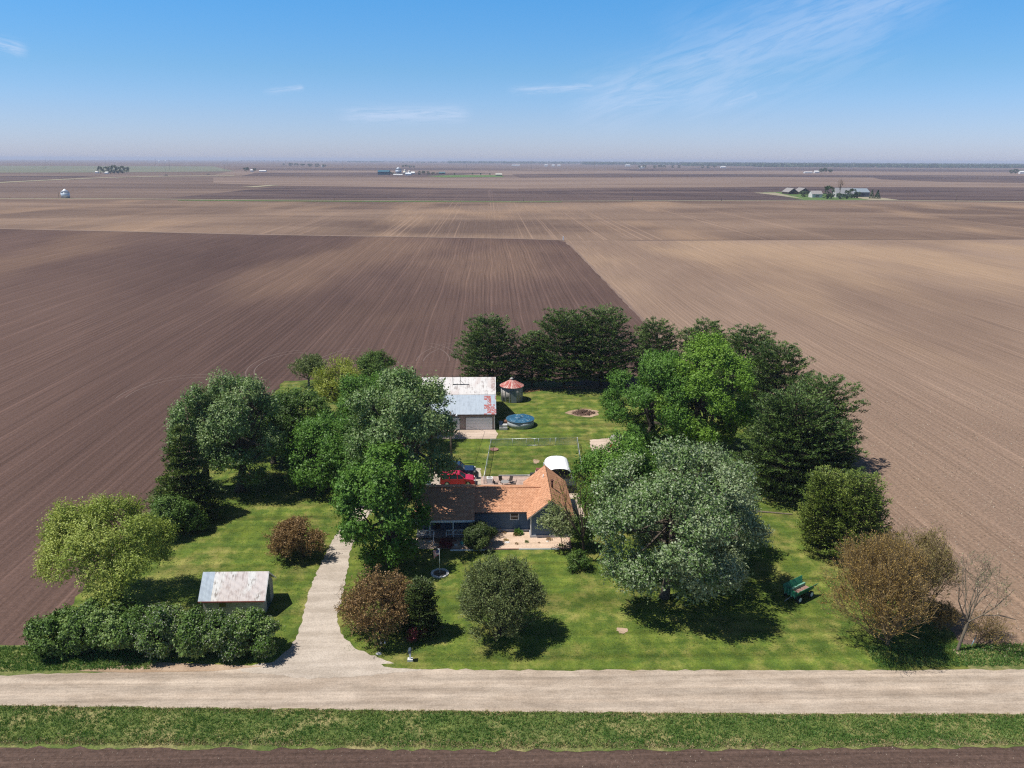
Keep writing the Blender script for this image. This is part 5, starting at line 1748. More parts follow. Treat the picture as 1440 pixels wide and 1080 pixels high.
def wp(h):
    """white pine outline: broad, rounded top"""
    return (min(1.0, 0.62 + h * 1.5) if h < .3 else max(.0, 1 - (h - .3) / .7) ** 0.50) * 1.0 + .06


def wprow(h):
    return (min(1.0, 0.72 + h * 1.1) if h < .3 else max(.0, 1 - (h - .3) / .7) ** 0.42) + .08


conifer('dark pine behind the barn and corn crib, leftmost of the back row', 'lf_pine', pp(689, 543, 688, 449, 548, 50), GP, whorls=15, per=8, prof=wp, tuft=.5)
conifer('small dark pine between the leftmost pine and the large back pines', 'lf_pine', pp(748, 543, 750, 468, 546, 30), GP, whorls=12, per=7, prof=wp, tuft=.5)
conifer('large dark pine left of the middle in the back row', 'lf_pine', pp(793, 543, 792, 441, 546, 48), GP, whorls=15, per=8, prof=wprow, tuft=.5)
conifer('large dark pine at the middle of the back row above the burnt patch', 'lf_pine', pp(845, 542, 845, 438, 546, 50), GP, whorls=15, per=8, prof=wprow, tuft=.5)
conifer('dark pine right of the large back pines, behind the deep green maple', 'lf_pine', pp(922, 538, 922, 458, 548, 42), GP, whorls=13, per=7, prof=wp, tuft=.5)
conifer('dark pine peeking over the lime green maple', 'lf_pine', pp(988, 545, 988, 463, 560, 44), GP, whorls=12, per=7, prof=wp, tuft=.5)
GR = 'pines along the right edge of the yard'
conifer('pine right of the lime maple, farthest of the right edge row', 'lf_pine', pp(1048, 572, 1046, 476, 590, 48), GR, whorls=14, per=8, prof=wprow, tuft=.5)
conifer('pine of the right edge row in front of the farthest one', 'lf_pine', pp(1086, 606, 1088, 496, 622, 54), GR, whorls=14, per=8, prof=wprow, tuft=.5)
conifer('pine with bare twigs reaching over the tan field at the right edge', 'lf_pine', pp(1144, 654, 1148, 550, 676, 62), GR, whorls=14, per=8, prof=wprow, tuft=.5, irregular=.4)
conifer('broad nearest pine of the right edge row beside the big silver maple', 'lf_pine', pp(1110, 696, 1112, 572, 722, 70), GR, whorls=16, per=9, prof=wprow, tuft=.5, zlow=.05)
conifer('dark pine filling the row between the broad near pine and the junipers', 'lf_pine', pp(1160, 704, 1160, 598, 716, 46), GR, whorls=13, per=8, prof=wprow, tuft=.48, zlow=.05)
GJ = 'yellow green junipers at the right edge'
conifer('yellow green juniper below the pines, left one of the pair', 'lf_juniper', pp(1158, 775, 1156, 672, 778, 42), GJ, 'juniper_tree', whorls=16, per=10, prof=lambda h: (1 - h) ** .5 * .9 + .12, tuft=.32, lift=.42, dens=1.5, zlow=.03, tw=.07)
conifer('yellow green juniper next to the brown budding willow, right one of the pair', 'lf_juniper', pp(1206, 790, 1204, 676, 792, 46), GJ, 'juniper_tree', whorls=16, per=10, prof=lambda h: (1 - h) ** .5 * .9 + .12, tuft=.32, lift=.42, dens=1.5, zlow=.03, tw=.07)
conifer('ragged dark spruce at the left field edge', 'lf_spruce', pp(262, 728, 262, 598, 740, 52), None, 'spruce_tree', whorls=18, per=9, dens=1.3, prof=lambda h: (1 - h) ** .8 * 1.0 + .05, tuft=.40, lift=.02, droop=-.12, zlow=.04, irregular=.35)
conifer('small dark juniper beside the bronze crabapple by the road', 'lf_yew', pp(592, 894, 594, 818, 898, 28), None, 'juniper_tree', whorls=12, per=9, prof=lambda h: (1 - h) ** .6 * .9 + .15, tuft=.28, lift=.35, dens=1.9, zlow=.04, tw=.07)

# silver maples, left back
broadleaf('silvery maple at the left field edge, right half of the pair', 'lf_sage', pp(338, 690, 338, 520, 705, 55), GM, nl=34, twig=1.3, up=.7, dens=1.05)
broadleaf('silvery maple at the left field edge, left half of the pair', 'lf_sage', pp(288, 688, 288, 531, 702, 44), GM, nl=28, twig=1.3, up=.7)
broadleaf('dark green tree between the silvery pair and the green maples', 'lf_dark', pp(430, 660, 428, 560, 690, 46), GM, name='deciduous_tree', nl=24)
broadleaf('dark green understory tree in the shade behind the spruce', 'lf_dark', pp(385, 652, 385, 585, 692, 34), None, name='deciduous_tree', nl=16)
broadleaf('dark green tree at the back edge of the shade, right of the silvery pair', 'lf_dark', pp(412, 640, 408, 582, 662, 30), None, name='deciduous_tree', nl=16)
broadleaf('dark undergrowth tree below the silvery pair', 'lf_dark', pp(318, 640, 316, 585, 680, 44), None, name='deciduous_tree', nl=16)
broadleaf('yellow green tree at the back left of the lawn', 'lf_yellow', pp(476, 592, 476, 507, 586, 36), None, name='deciduous_tree', nl=18, dens=.62, leaf=.22, twig=1.3, up=.6, spread=.7, stems=2)
broadleaf('dark green bushy tree at the far left field edge', 'lf_dark', pp(527, 539, 527, 499, 532, 24), None, name='deciduous_tree', nl=14, dens=.9, stems=2, clmode=lambda p, c, R, Rz: np.full(p.shape[:2], .75))
twiggy('pale old apple tree at the far left corner of the lawn', pp(434, 543, 436, 497, 533, 29), 'lf_grey', 'bark_light', None, 'apple_tree', leaf=.26, levels=3, nmain=9, leafn=8, trunk_h=.22, trunk_r=.22, branch=3, upk=.2, leafprob=.7)
broadleaf('green maple at the back of the left cluster', 'lf_green', pp(520, 620, 520, 531, 640, 46), GM, nl=20)
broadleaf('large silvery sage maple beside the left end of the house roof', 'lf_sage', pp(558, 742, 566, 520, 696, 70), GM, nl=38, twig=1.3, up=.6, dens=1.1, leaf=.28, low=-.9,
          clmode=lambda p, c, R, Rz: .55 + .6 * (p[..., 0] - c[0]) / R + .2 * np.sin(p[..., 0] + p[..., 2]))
broadleaf('sage maple behind the large silvery one, towards the barn', 'lf_silver', pp(560, 625, 566, 528, 640, 52), GM, nl=26, twig=1.3, up=.6, leaf=.3)
broadleaf('bright green maple above the driveway, left of the silvery sage one', 'lf_green', pp(470, 686, 466, 586, 700, 62), GM, nl=24, low=-.95, clmode=lambda p, c, R, Rz: np.full(p.shape[:2], .4))
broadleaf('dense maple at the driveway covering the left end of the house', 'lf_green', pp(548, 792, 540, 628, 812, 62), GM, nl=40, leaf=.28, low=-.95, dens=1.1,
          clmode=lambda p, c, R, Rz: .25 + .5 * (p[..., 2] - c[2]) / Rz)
broadleaf('green maple between the barn and the driveway trees', 'lf_green', pp(505, 700, 510, 618, 716, 44), GM, nl=20)
# right cluster
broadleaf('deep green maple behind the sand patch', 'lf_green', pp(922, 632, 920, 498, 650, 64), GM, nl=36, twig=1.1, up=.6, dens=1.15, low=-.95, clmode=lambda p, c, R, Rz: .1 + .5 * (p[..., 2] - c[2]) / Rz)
broadleaf('tall lime green maple in front of the right pines', 'lf_lime', pp(996, 640, 990, 474, 662, 70), GM, nl=38, dens=1.15, low=-.95)
broadleaf('green maple between the sand patch and the big silver maple', 'lf_green', pp(880, 735, 874, 612, 750, 62), GM, nl=24, low=-.9, dens=1.1)
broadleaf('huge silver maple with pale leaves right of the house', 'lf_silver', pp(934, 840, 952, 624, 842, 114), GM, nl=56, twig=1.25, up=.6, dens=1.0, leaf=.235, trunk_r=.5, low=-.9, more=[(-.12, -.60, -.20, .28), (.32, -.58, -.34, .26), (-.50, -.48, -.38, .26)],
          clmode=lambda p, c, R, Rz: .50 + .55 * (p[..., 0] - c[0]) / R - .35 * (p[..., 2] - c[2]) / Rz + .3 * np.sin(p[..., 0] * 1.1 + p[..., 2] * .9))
broadleaf('silver maple crown rising behind the huge pale one', 'lf_silver', pp(985, 780, 985, 628, 790, 72), GM, nl=30, twig=1.3, up=.6, leaf=.27)

# small trees of the front lawn
broadleaf('light yellow green tree left of the shed with leaning twin trunk', 'lf_olive', pp(170, 858, 146, 711, 842, 84), None, name='honey_locust', nl=34, dens=.95, leaf=.17, twig=1.0, up=.3, barkm='bark_dark', trunk_r=.26, stems=2, low=-.5)
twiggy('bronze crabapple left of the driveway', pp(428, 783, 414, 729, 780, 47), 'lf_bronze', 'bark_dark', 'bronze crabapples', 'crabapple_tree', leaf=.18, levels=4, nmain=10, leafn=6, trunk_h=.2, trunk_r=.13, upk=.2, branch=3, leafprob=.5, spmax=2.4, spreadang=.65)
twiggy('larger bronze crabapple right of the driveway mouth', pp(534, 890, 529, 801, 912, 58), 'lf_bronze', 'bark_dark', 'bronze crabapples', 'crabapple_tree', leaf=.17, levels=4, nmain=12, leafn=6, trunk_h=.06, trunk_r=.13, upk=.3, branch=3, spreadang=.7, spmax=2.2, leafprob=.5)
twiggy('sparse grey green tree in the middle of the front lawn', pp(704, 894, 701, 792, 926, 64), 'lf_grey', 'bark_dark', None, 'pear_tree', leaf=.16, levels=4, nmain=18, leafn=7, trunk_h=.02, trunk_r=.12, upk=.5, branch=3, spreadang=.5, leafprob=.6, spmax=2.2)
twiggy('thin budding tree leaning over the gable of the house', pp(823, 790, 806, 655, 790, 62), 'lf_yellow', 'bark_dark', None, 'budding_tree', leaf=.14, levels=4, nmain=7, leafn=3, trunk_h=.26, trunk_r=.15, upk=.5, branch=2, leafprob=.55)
broadleaf('loose olive shrub tree in front of the gable wall', 'lf_grey', pp(792, 775, 786, 706, 772, 26), None, name='shrub_tree', nl=14, dens=.40, leaf=.17, twig=.8, barkm='bark_dark', trunk_r=.05)
broadleaf('dark green shrub right of the gravel bed', 'lf_dark', pp(816, 772, 817, 722, 772, 18), None, name='shrub', nl=12, dens=.9, leaf=.18, twig=.6, trunk_r=.05)
broadleaf('low loose shrub at the foot of the thin budding tree', 'lf_dark', pp(812, 800, 812, 782, 808, 17), None, name='shrub', nl=8, dens=.5, leaf=.16, twig=.5, trunk_r=.04)
broadleaf('round dark yew in front of the porch corner', 'lf_yew', pp(673, 768, 673, 739, 770, 25), None, name='yew_bush', nl=18, dens=1.2, leaf=.14, twig=.35, lr=.34, trunk_r=.06, cat='bush')
broadleaf('bluish green shrub at the foot of the ragged spruce', 'lf_lilac', pp(244, 752, 243, 692, 756, 31), None, name='shrub', nl=16, dens=1.0, leaf=.2, twig=.6, trunk_r=.06, cat='shrub')
broadleaf('dark shrub to the right of the bluish green one', 'lf_dark', pp(272, 748, 273, 716, 752, 18), None, name='shrub', nl=10, dens=.9, leaf=.2, twig=.5, trunk_r=.05, cat='shrub')
broadleaf('small red leaved shrub under the dark juniper', 'lf_red', pp(586, 902, 585, 880, 903, 12), None, name='shrub', nl=8, dens=.6, leaf=.12, twig=.4, trunk_r=.03, cat='shrub')
broadleaf('small red flowering shrub on the edge of the porch bed', 'lf_red', pp(628, 769, 628, 758, 770, 9), None, name='shrub', nl=6, dens=.6, leaf=.12, twig=.3, trunk_r=.03, cat='shrub')

# lilac hedge: separate bushes
HG = 'lilac bushes of the hedge by the road'
for (bx, by, cx, top, bot, hw, fl, lb) in [
    (82, 922, 82, 868, 930, 38, 0.00, 'dark green hedge bush at the far left end of the hedge'),
    (132, 922, 134, 856, 932, 36, 0.04, 'dark hedge bush under the light yellow green tree'),
    (180, 924, 180, 858, 936, 38, 0.07, 'hedge bush with few blossoms, third from the left end'),
    (226, 928, 226, 862, 938, 36, 0.30, 'hedge bush covered with pale blossoms left of the middle'),
    (276, 928, 276, 872, 938, 34, 0.10, 'hedge bush in front of the left shed wall'),
    (322, 930, 320, 869, 940, 34, 0.28, 'tall hedge bush with pale blossoms in front of the shed'),
    (364, 930, 362, 872, 938, 31, 0.12, 'rightmost hedge bush beside the driveway lawn')]:
    broadleaf(lb, 'lf_lilac', pp(bx, by - 10, cx, top, bot, hw), HG, name='lilac_bush', nl=26, dens=1.1, leaf=.20, twig=.55, lr=.33, trunk_r=.06, cat='bush', extra=('lf_flower', fl) if fl else None, stems=2, low=-.9)

# willows and bare tree at the right
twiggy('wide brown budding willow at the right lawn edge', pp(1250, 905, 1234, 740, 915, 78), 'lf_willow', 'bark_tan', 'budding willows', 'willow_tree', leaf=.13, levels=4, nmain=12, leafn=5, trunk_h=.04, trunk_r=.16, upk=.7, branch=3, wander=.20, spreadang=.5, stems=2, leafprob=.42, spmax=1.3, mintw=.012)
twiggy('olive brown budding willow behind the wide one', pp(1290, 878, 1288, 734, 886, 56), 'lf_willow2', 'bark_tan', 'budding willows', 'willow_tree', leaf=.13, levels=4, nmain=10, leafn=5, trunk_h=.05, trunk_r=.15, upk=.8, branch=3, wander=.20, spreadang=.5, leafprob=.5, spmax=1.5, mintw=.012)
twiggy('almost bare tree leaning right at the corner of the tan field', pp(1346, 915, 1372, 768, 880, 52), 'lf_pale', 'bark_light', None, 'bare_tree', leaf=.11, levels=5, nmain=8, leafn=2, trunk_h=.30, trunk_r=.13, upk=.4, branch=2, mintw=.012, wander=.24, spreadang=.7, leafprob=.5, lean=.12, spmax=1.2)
twiggy('low tan brush to the right of the bare tree', pp(1385, 898, 1388, 870, 900, 46), 'lf_willow', 'bark_tan', None, 'brush_shrub', leaf=.10, levels=3, nmain=9, leafn=2, trunk_h=.02, trunk_r=.05, upk=.1, branch=2, spreadang=.7, leafprob=.5, cat='shrub', stems=3)
twiggy('low tan brush between the willow and the bare tree', pp(1318, 885, 1318, 838, 890, 34), 'lf_willow', 'bark_tan', None, 'brush_shrub', leaf=.10, levels=3, nmain=10, leafn=3, trunk_h=.03, trunk_r=.06, upk=.5, branch=3, spreadang=.6, leafprob=.5, cat='shrub', stems=3)
q = P(1365, 910)
tag(MB().tube([(q.x, q.y, 0), (q.x + .3, q.y, 1.1)], .04, 6).build('marker_post', simple('blue_grey', (0.25, 0.38, 0.45), 0.5), None), 'pale blue marker post beside the bare tree', 'post')
q = P(1396, 908); q2 = P(1412, 893)
tag(MB().tube([(q.x, q.y, 0.0), (q.x + 1.2, q.y + .3, 1.0)], .035, 6).build('guy_marker', simple('yellow_plastic', (0.65, 0.42, 0.05), 0.5), None), 'yellow guy wire marker slanting out of the brush', 'marker')
q = P(792, 338)
tag(MB().box(q.x - .3, q.x + .3, q.y - .3, q.y + .3, 0, 2.3).build('field_marker', m_white, None), 'white marker post at the corner of the dark field', 'post')
for i, (px, py) in enumerate([(1094, 706), (1100, 711)]):
    pass
q = P(1085, 722)
V, F = seg_mesh([(q.x - 2.5, q.y + .6, .12)], [(q.x + 2.6, q.y - .5, .10)], [.13], [.07], 7)
lg = np_mesh('fallen_branch', V, F, M['bark_light'])
tag(lg, 'fallen grey branch lying under the broad right pine', 'branch')

# ================================================================== THE DISTANCE
def low_tree_mesh(seed, n=520, conif=False):
    r = np.random.default_rng(seed)
    C = []
    for _ in range(14):
        u = unit(r.normal(size=(1, 3)))[0]
        c0_ = np.array([0, 0, .50]) + u * np.array([.30, .30, .36])
        m_ = n // 14
        v = unit(r.normal(size=(m_, 3)))
        C.append(c0_ + v * r.uniform(.10, .20) * r.uniform(.6, 1, (m_, 1)))
    C = np.concatenate(C)
    if conif:
        h_ = r.uniform(0.05, 1, n) ** 1.2
        a_ = r.uniform(0, 6.28, n)
        rad = (1 - h_) * .30 * r.uniform(.6, 1, n) + .02
        C = np.stack([rad * np.cos(a_), rad * np.sin(a_), h_], axis=1)
    A = unit(r.normal(size=(len(C), 3)))
    N = unit(r.normal(size=(len(C), 3)))
    S = r.uniform(.06, .12, len(C))
    V, F = leaf_quads(C, A, S, S * .8, N)
    V = V - [0, 0, 0]
    me = bpy.data.meshes.new('crown')
    me.vertices.add(len(V)); me.vertices.foreach_set('co', V.astype(np.float32).ravel())
    me.loops.add(F.size); me.loops.foreach_set('vertex_index', F.astype(np.int32).ravel())
    me.polygons.add(len(F)); me.polygons.foreach_set('loop_start', np.arange(0, F.size, 4, dtype=np.int32))
    at = me.attributes.new('lf', 'FLOAT', 'FACE'); at.data.foreach_set('value', r.uniform(size=len(F)).astype(np.float32))
    at = me.attributes.new('cl', 'FLOAT', 'FACE'); at.data.foreach_set('value', r.uniform(size=len(F)).astype(np.float32))
    me.update(calc_edges=True)
    me.materials.append(M['far_leaf'])
    return me


FM = [low_tree_mesh(s) for s in (1, 2, 3)]
FC = [low_tree_mesh(9, 400, True)]
TRm = MB().tube([(0, 0, 0), (0, 0, .5)], [.03, .012], 6)
tme = bpy.data.meshes.new('trunk'); tme.from_pydata(TRm.v, [], TRm.f); tme.update(); tme.materials.append(M['bark_dark'])


def far_tree(label, px, base_py, top_py, w_px, group, conif=False, z=0):
    b = P(px, base_py)
    axial = b.y * math.cos(PITCH) + H * math.sin(PITCH)
    hgt = max(3, (base_py - top_py) / FPX * axial)
    wid = w_px / FPX * axial
    t = thing('conifer_tree' if conif else 'deciduous_tree', label, 'tree', (b.x, b.y, 0), group=group)
    ms = FC[0] if conif else FM[random.randrange(3)]
    o = bpy.data.objects.new('crown', ms); COL.objects.link(o); o.parent = t
    k = .58 if conif else .92
    o.scale = (wid / k, wid / k, hgt / .98)
    o.rotation_euler = (0, 0, random.uniform(0, 6.28))
    o = bpy.data.objects.new('trunk', tme); COL.objects.link(o); o.parent = t; o.scale = (wid, wid, hgt)
    return t


def far_building(label, px0, px1, base_py, eave_py, ridge_py, wall_c, roof_c, name='farm_building', cat='building', group=None, gable_front=False, depth=None, door=False):
    a, b = P(px0, base_py), P(px1, base_py)
    y = (a.y + b.y) / 2
    axial = y * math.cos(PITCH) + H * math.sin(PITCH)
    he = (base_py - eave_py) / FPX * axial
    w_ = b.x - a.x
    D = depth or min(w_, 14)
    hr = he + max(0.8, (eave_py - ridge_py) / FPX * axial - D * .5 * H / y)
    t = thing(name, label, cat, ((a.x + b.x) / 2, y, 0), group=group)
    mw = simple('far_wall', wall_c, .8); mf = simple('far_roof', roof_c, .7)
    w = MB().box(a.x, b.x, y, y + D, 0, he)
    ov = .4
    r = MB()
    if gable_front:
        xm = (a.x + b.x) / 2
        w.prism([(a.x, he), (b.x, he), (xm, hr)], 'y', y, y + D)
        s = (hr - he) / (w_ / 2)
        r.slab([(a.x - ov, y - ov, he - s * ov + .25), (xm, y - ov, hr + .25), (xm, y + D + ov, hr + .25), (a.x - ov, y + D + ov, he - s * ov + .25)], .2)
        r.slab([(xm + .01, y - ov, hr + .25), (b.x + ov, y - ov, he - s * ov + .25), (b.x + ov, y + D + ov, he - s * ov + .25), (xm + .01, y + D + ov, hr + .25)], .2)
    else:
        w.prism([(y, he), (y + D, he), (y + D / 2, hr)], 'x', a.x, b.x)
        s = (hr - he) / (D / 2)
        r.slab([(a.x - ov, y - ov, he - s * ov + .25), (b.x + ov, y - ov, he - s * ov + .25), (b.x + ov, y + D / 2, hr + .25), (a.x - ov, y + D / 2, hr + .25)], .2)
        r.slab([(a.x - ov, y + D / 2 + .01, hr + .25), (b.x + ov, y + D / 2 + .01, hr + .25), (b.x + ov, y + D + ov, he - s * ov + .25), (a.x - ov, y + D + ov, he - s * ov + .25)], .2)
    w.build('wall', mw, t)
    r.build('roof', mf, t)
    if door:
        xm = (a.x + b.x) / 2
        MB().box(xm - w_ * .18, xm + w_ * .18, y - .12, y - .01, 0, he * .75).build('door', simple('far_door', tuple(c * .35 for c in wall_c), .8), t)
    return t


def far_bin(label, px, base_py, w_px, eave_py, top_py, wall_c, roof_c, name='grain_bin'):
    b = P(px, base_py)
    axial = b.y * math.cos(PITCH) + H * math.sin(PITCH)
    R = w_px / 2 / FPX * axial
    he = (base_py - eave_py) / FPX * axial
    ht = (base_py - top_py) / FPX * axial
    t = thing(name, label, 'grain bin', (b.x, b.y, 0))
    MB().cyl((b.x, b.y, 0), R, 0, he, 24).build('wall', simple('bin_wall', wall_c, .4, .5, .3), t)
    MB().cyl((b.x, b.y, 0), R * 1.05, he, ht, 24, R * .12).build('roof', simple('bin_roof', roof_c, .35, .5, .2), t)
    MB().cyl((b.x, b.y, 0), R * .12, ht, ht + .5, 10).build('roof_vent', m_white, t)
    return t


# white bin far left
far_bin('white round grain bin standing alone in the left fields', 92.5, 278.6, 11, 270.5, 266.5, (0.55, 0.62, 0.68), (0.80, 0.82, 0.84))

# farmstead on the right
G1 = 'trees of the farmstead on the right'
far_building('dark barn at the left end of the right farmstead', 1109, 1122, 273.6, 270.3, 264.6, (0.055, 0.035, 0.035), (0.26, 0.24, 0.23), gable_front=True, depth=26, door=True)
far_building('second dark barn of the right farmstead behind the round bush', 1124, 1139, 273.2, 270, 264.3, (0.055, 0.035, 0.035), (0.25, 0.23, 0.22), gable_front=True, depth=24)
far_building('low white garage of the right farmstead', 1142, 1156, 278.2, 273, 268.5, (0.62, 0.60, 0.58), (0.28, 0.26, 0.25), depth=12, door=True)
far_building('farmhouse with grey roof among trees of the right farmstead', 1176, 1200, 278, 272.5, 264.5, (0.50, 0.48, 0.47), (0.27, 0.27, 0.28), depth=12)
far_building('grey machine shed at the right end of the right farmstead', 1200, 1222, 277.4, 270.5, 265.2, (0.10, 0.12, 0.15), (0.22, 0.26, 0.30), gable_front=False, depth=20, door=True)
far_tree('round green bush in front of the dark barns', 1131, 277, 266.5, 14, G1)
far_tree('large green tree at the middle of the right farmstead', 1164, 280, 260.5, 21, G1)
far_tree('green tree in front of the grey roofed farmhouse', 1182, 280.2, 270, 13, G1)
far_tree('dark tree right of the green tree before the farmhouse', 1191, 280, 267, 12, G1)
far_tree('green tree between farmhouse and machine shed', 1198, 279, 264.5, 14, G1)
far_tree('dark low tree in front of the machine shed', 1205, 279, 268, 10, G1)
far_tree('left dark conifer at the right end of the right farmstead', 1225.5, 279.4, 267, 7, G1, True)
far_tree('right dark conifer at the right end of the right farmstead', 1233.5, 279.6, 267.5, 9, G1, True)
b_ = P(1180, 279)
twiggy('tall thin leaved tree rising over the right farmstead', (b_, Vector((b_.x, b_.y, 18)), 5.0, 8.5), 'lf_bronze', 'bark_dark', G1, 'sparse_tree', leaf=.5, levels=3, nmain=6, leafn=2, trunk_h=.35, trunk_r=.35, branch=2)

# farm in the centre distance
far_building('long teal blue machine shed of the central farm', 531, 547.5, 246, 241.8, 239.4, (0.02, 0.085, 0.14), (0.03, 0.11, 0.16), depth=30)
far_bin('big silver grain bin of the central farm', 560.5, 245.0, 8.5, 238.6, 235.4, (0.42, 0.46, 0.50), (0.55, 0.58, 0.62))
far_bin('cream coloured grain bin right of the silver one', 569.5, 245.2, 5, 240.6, 238.6, (0.66, 0.60, 0.50), (0.72, 0.68, 0.6))
far_bin('small white grain bin at the right of the central farm', 575.5, 245.2, 4, 241.5, 239.8, (0.68, 0.66, 0.62), (0.75, 0.72, 0.68))
far_building('low white shed in front of the central bins', 570, 578, 246.8, 244.6, 243, (0.68, 0.70, 0.72), (0.60, 0.64, 0.68), depth=20)
far_building('white roofed shed right of the central bins', 578, 583, 245, 243.2, 241.5, (0.6, 0.6, 0.58), (0.7, 0.7, 0.68), depth=15)
far_building('long white shed below the silver bin', 553, 566, 246.6, 245.6, 244.8, (0.75, 0.75, 0.73), (0.75, 0.75, 0.73), depth=12)
G2 = 'trees of the central farm'
for i, (x, bt, tp_, w_, lb) in enumerate([(549.5, 246, 241.5, 5, 'tree right beside the teal shed'), (553, 246, 242.5, 5, 'tree between teal shed and silver bin'), (590, 246, 240.5, 6, 'first tree right of the central sheds'),
                                          (596, 245.6, 240, 7, 'tallest tree right of the central sheds'), (602, 245.6, 240.8, 7, 'round tree in the middle of the central tree row'), (609, 245.4, 242, 7, 'low tree in the right half of the central tree row'),
                                          (615, 245.4, 242.5, 5, 'low tree beside the small teal shed')]):
    far_tree(lb, x, bt, tp_, w_, G2)
far_building('small teal shed at the right end of the central farm', 617, 626, 245.2, 243, 241.8, (0.05, 0.12, 0.15), (0.10, 0.18, 0.2), depth=14)
for i, (x, lb) in enumerate([(639, 'small lone tree right of the central farm'), (664.5, 'small tree between the lone tree and the far hut'), (676, 'tiny tree left of the far hut'), (689, 'tiny tree beside the far hut')]):
    far_tree(lb, x, 246.4, 242.8, 2.4, G2)
far_building('small low hut with pale roof on the green field', 697, 706, 247.3, 245.5, 244, (0.12, 0.12, 0.10), (0.5, 0.48, 0.42), depth=10)

# grove on the left
G3 = 'trees of the grove in the left distance'
for i, (x, tp_, w_, lb) in enumerate([(141.5, 233.5, 9, 'leftmost tree of the left grove'), (149, 234, 8, 'second tree of the left grove'), (155, 232.3, 9, 'third tree of the left grove, a tall one'), (160.5, 232, 10, 'tallest tree at the middle of the left grove'),
                                      (166.5, 232.8, 9, 'tree right of the tallest in the left grove'), (172.5, 233, 9, 'next to last tree of the left grove'), (178.5, 234.5, 9, 'rightmost dark tree of the left grove')]):
    far_tree(lb, x, 244.2, tp_, w_, G3)
far_building('small white house at the left end of the left grove', 133.5, 138, 243.8, 242, 240.8, (.75, .74, .72), (.6, .58, .56), 'farmhouse', 'house', depth=8)
far_building('white shed in front of the left grove', 147, 151.5, 244.6, 242.8, 241.6, (.75, .75, .73), (.65, .65, .62), depth=8)
G4 = 'trees at far farms'
for (x, bt, tp_, w_, lb) in [(346.5, 242, 234.8, 9, 'left tree of the small farm left of centre'), (358, 241.8, 236, 6, 'right tree of the small farm left of centre'),
                             (399, 232.6, 229.5, 4, 'first tree of the dark row on the left horizon'), (409, 233.6, 228.5, 7, 'second tree of the dark row on the left horizon'), (417, 233.8, 229.4, 8, 'third tree of the dark row on the left horizon'),
                             (426, 234, 230, 8, 'fourth tree of the dark row on the left horizon'), (436, 234.4, 229.5, 8, 'fifth tree of the dark row on the left horizon'), (446, 235, 230, 8, 'sixth tree of the dark row on the left horizon'), (456, 235.4, 231, 7, 'last tree of the dark row on the left horizon'),
                             (566.5, 235.6, 231.5, 4, 'left tree of the grove above the central bins'), (571, 235.8, 231.4, 6, 'middle tree of the grove above the central bins'), (577, 236, 232, 6, 'tree right of the middle one above the central bins'), (582, 236, 232.5, 4, 'right tree of the grove above the central bins'),
                             (1155, 243.8, 236.5, 9, 'left tree of the small farm above the right farmstead'), (1160, 244, 235.3, 7, 'middle tree of the small farm above the right farmstead'), (1167, 244, 237.6, 8, 'right tree of the small farm above the right farmstead'),
                             (1422, 244, 237.6, 8, 'first tree of the grove at the right picture edge'), (1428, 244, 237.2, 8, 'second tree of the grove at the right picture edge'), (1434, 244, 238, 7, 'third tree of the grove at the right picture edge'),
                             (899, 237, 232.4, 5, 'tree left of the far white house'), (906, 237, 231.8, 7, 'tree behind the far white house'), (921, 236.6, 232, 6, 'left tree of the dark clump right of the far white house'), (928, 236.6, 231.4, 7, 'middle tree of the dark clump right of the far white house'),
                             (934, 236.6, 232, 6, 'right tree of the dark clump right of the far white house'), (946, 236.2, 232.2, 6, 'far tree before the dark woods'), (955, 236.2, 231.8, 7, 'rounded far tree before the dark woods'),
                             (988, 236.4, 232, 7, 'left tree of the far clump near the tall pylon'), (996, 236.4, 232.2, 7, 'middle tree of the far clump near the tall pylon'), (1005, 236.4, 232.6, 6, 'right tree of the far clump near the tall pylon')]:
    far_tree(lb, x, bt, tp_, w_, G4)
GH = 'white houses in the distance'
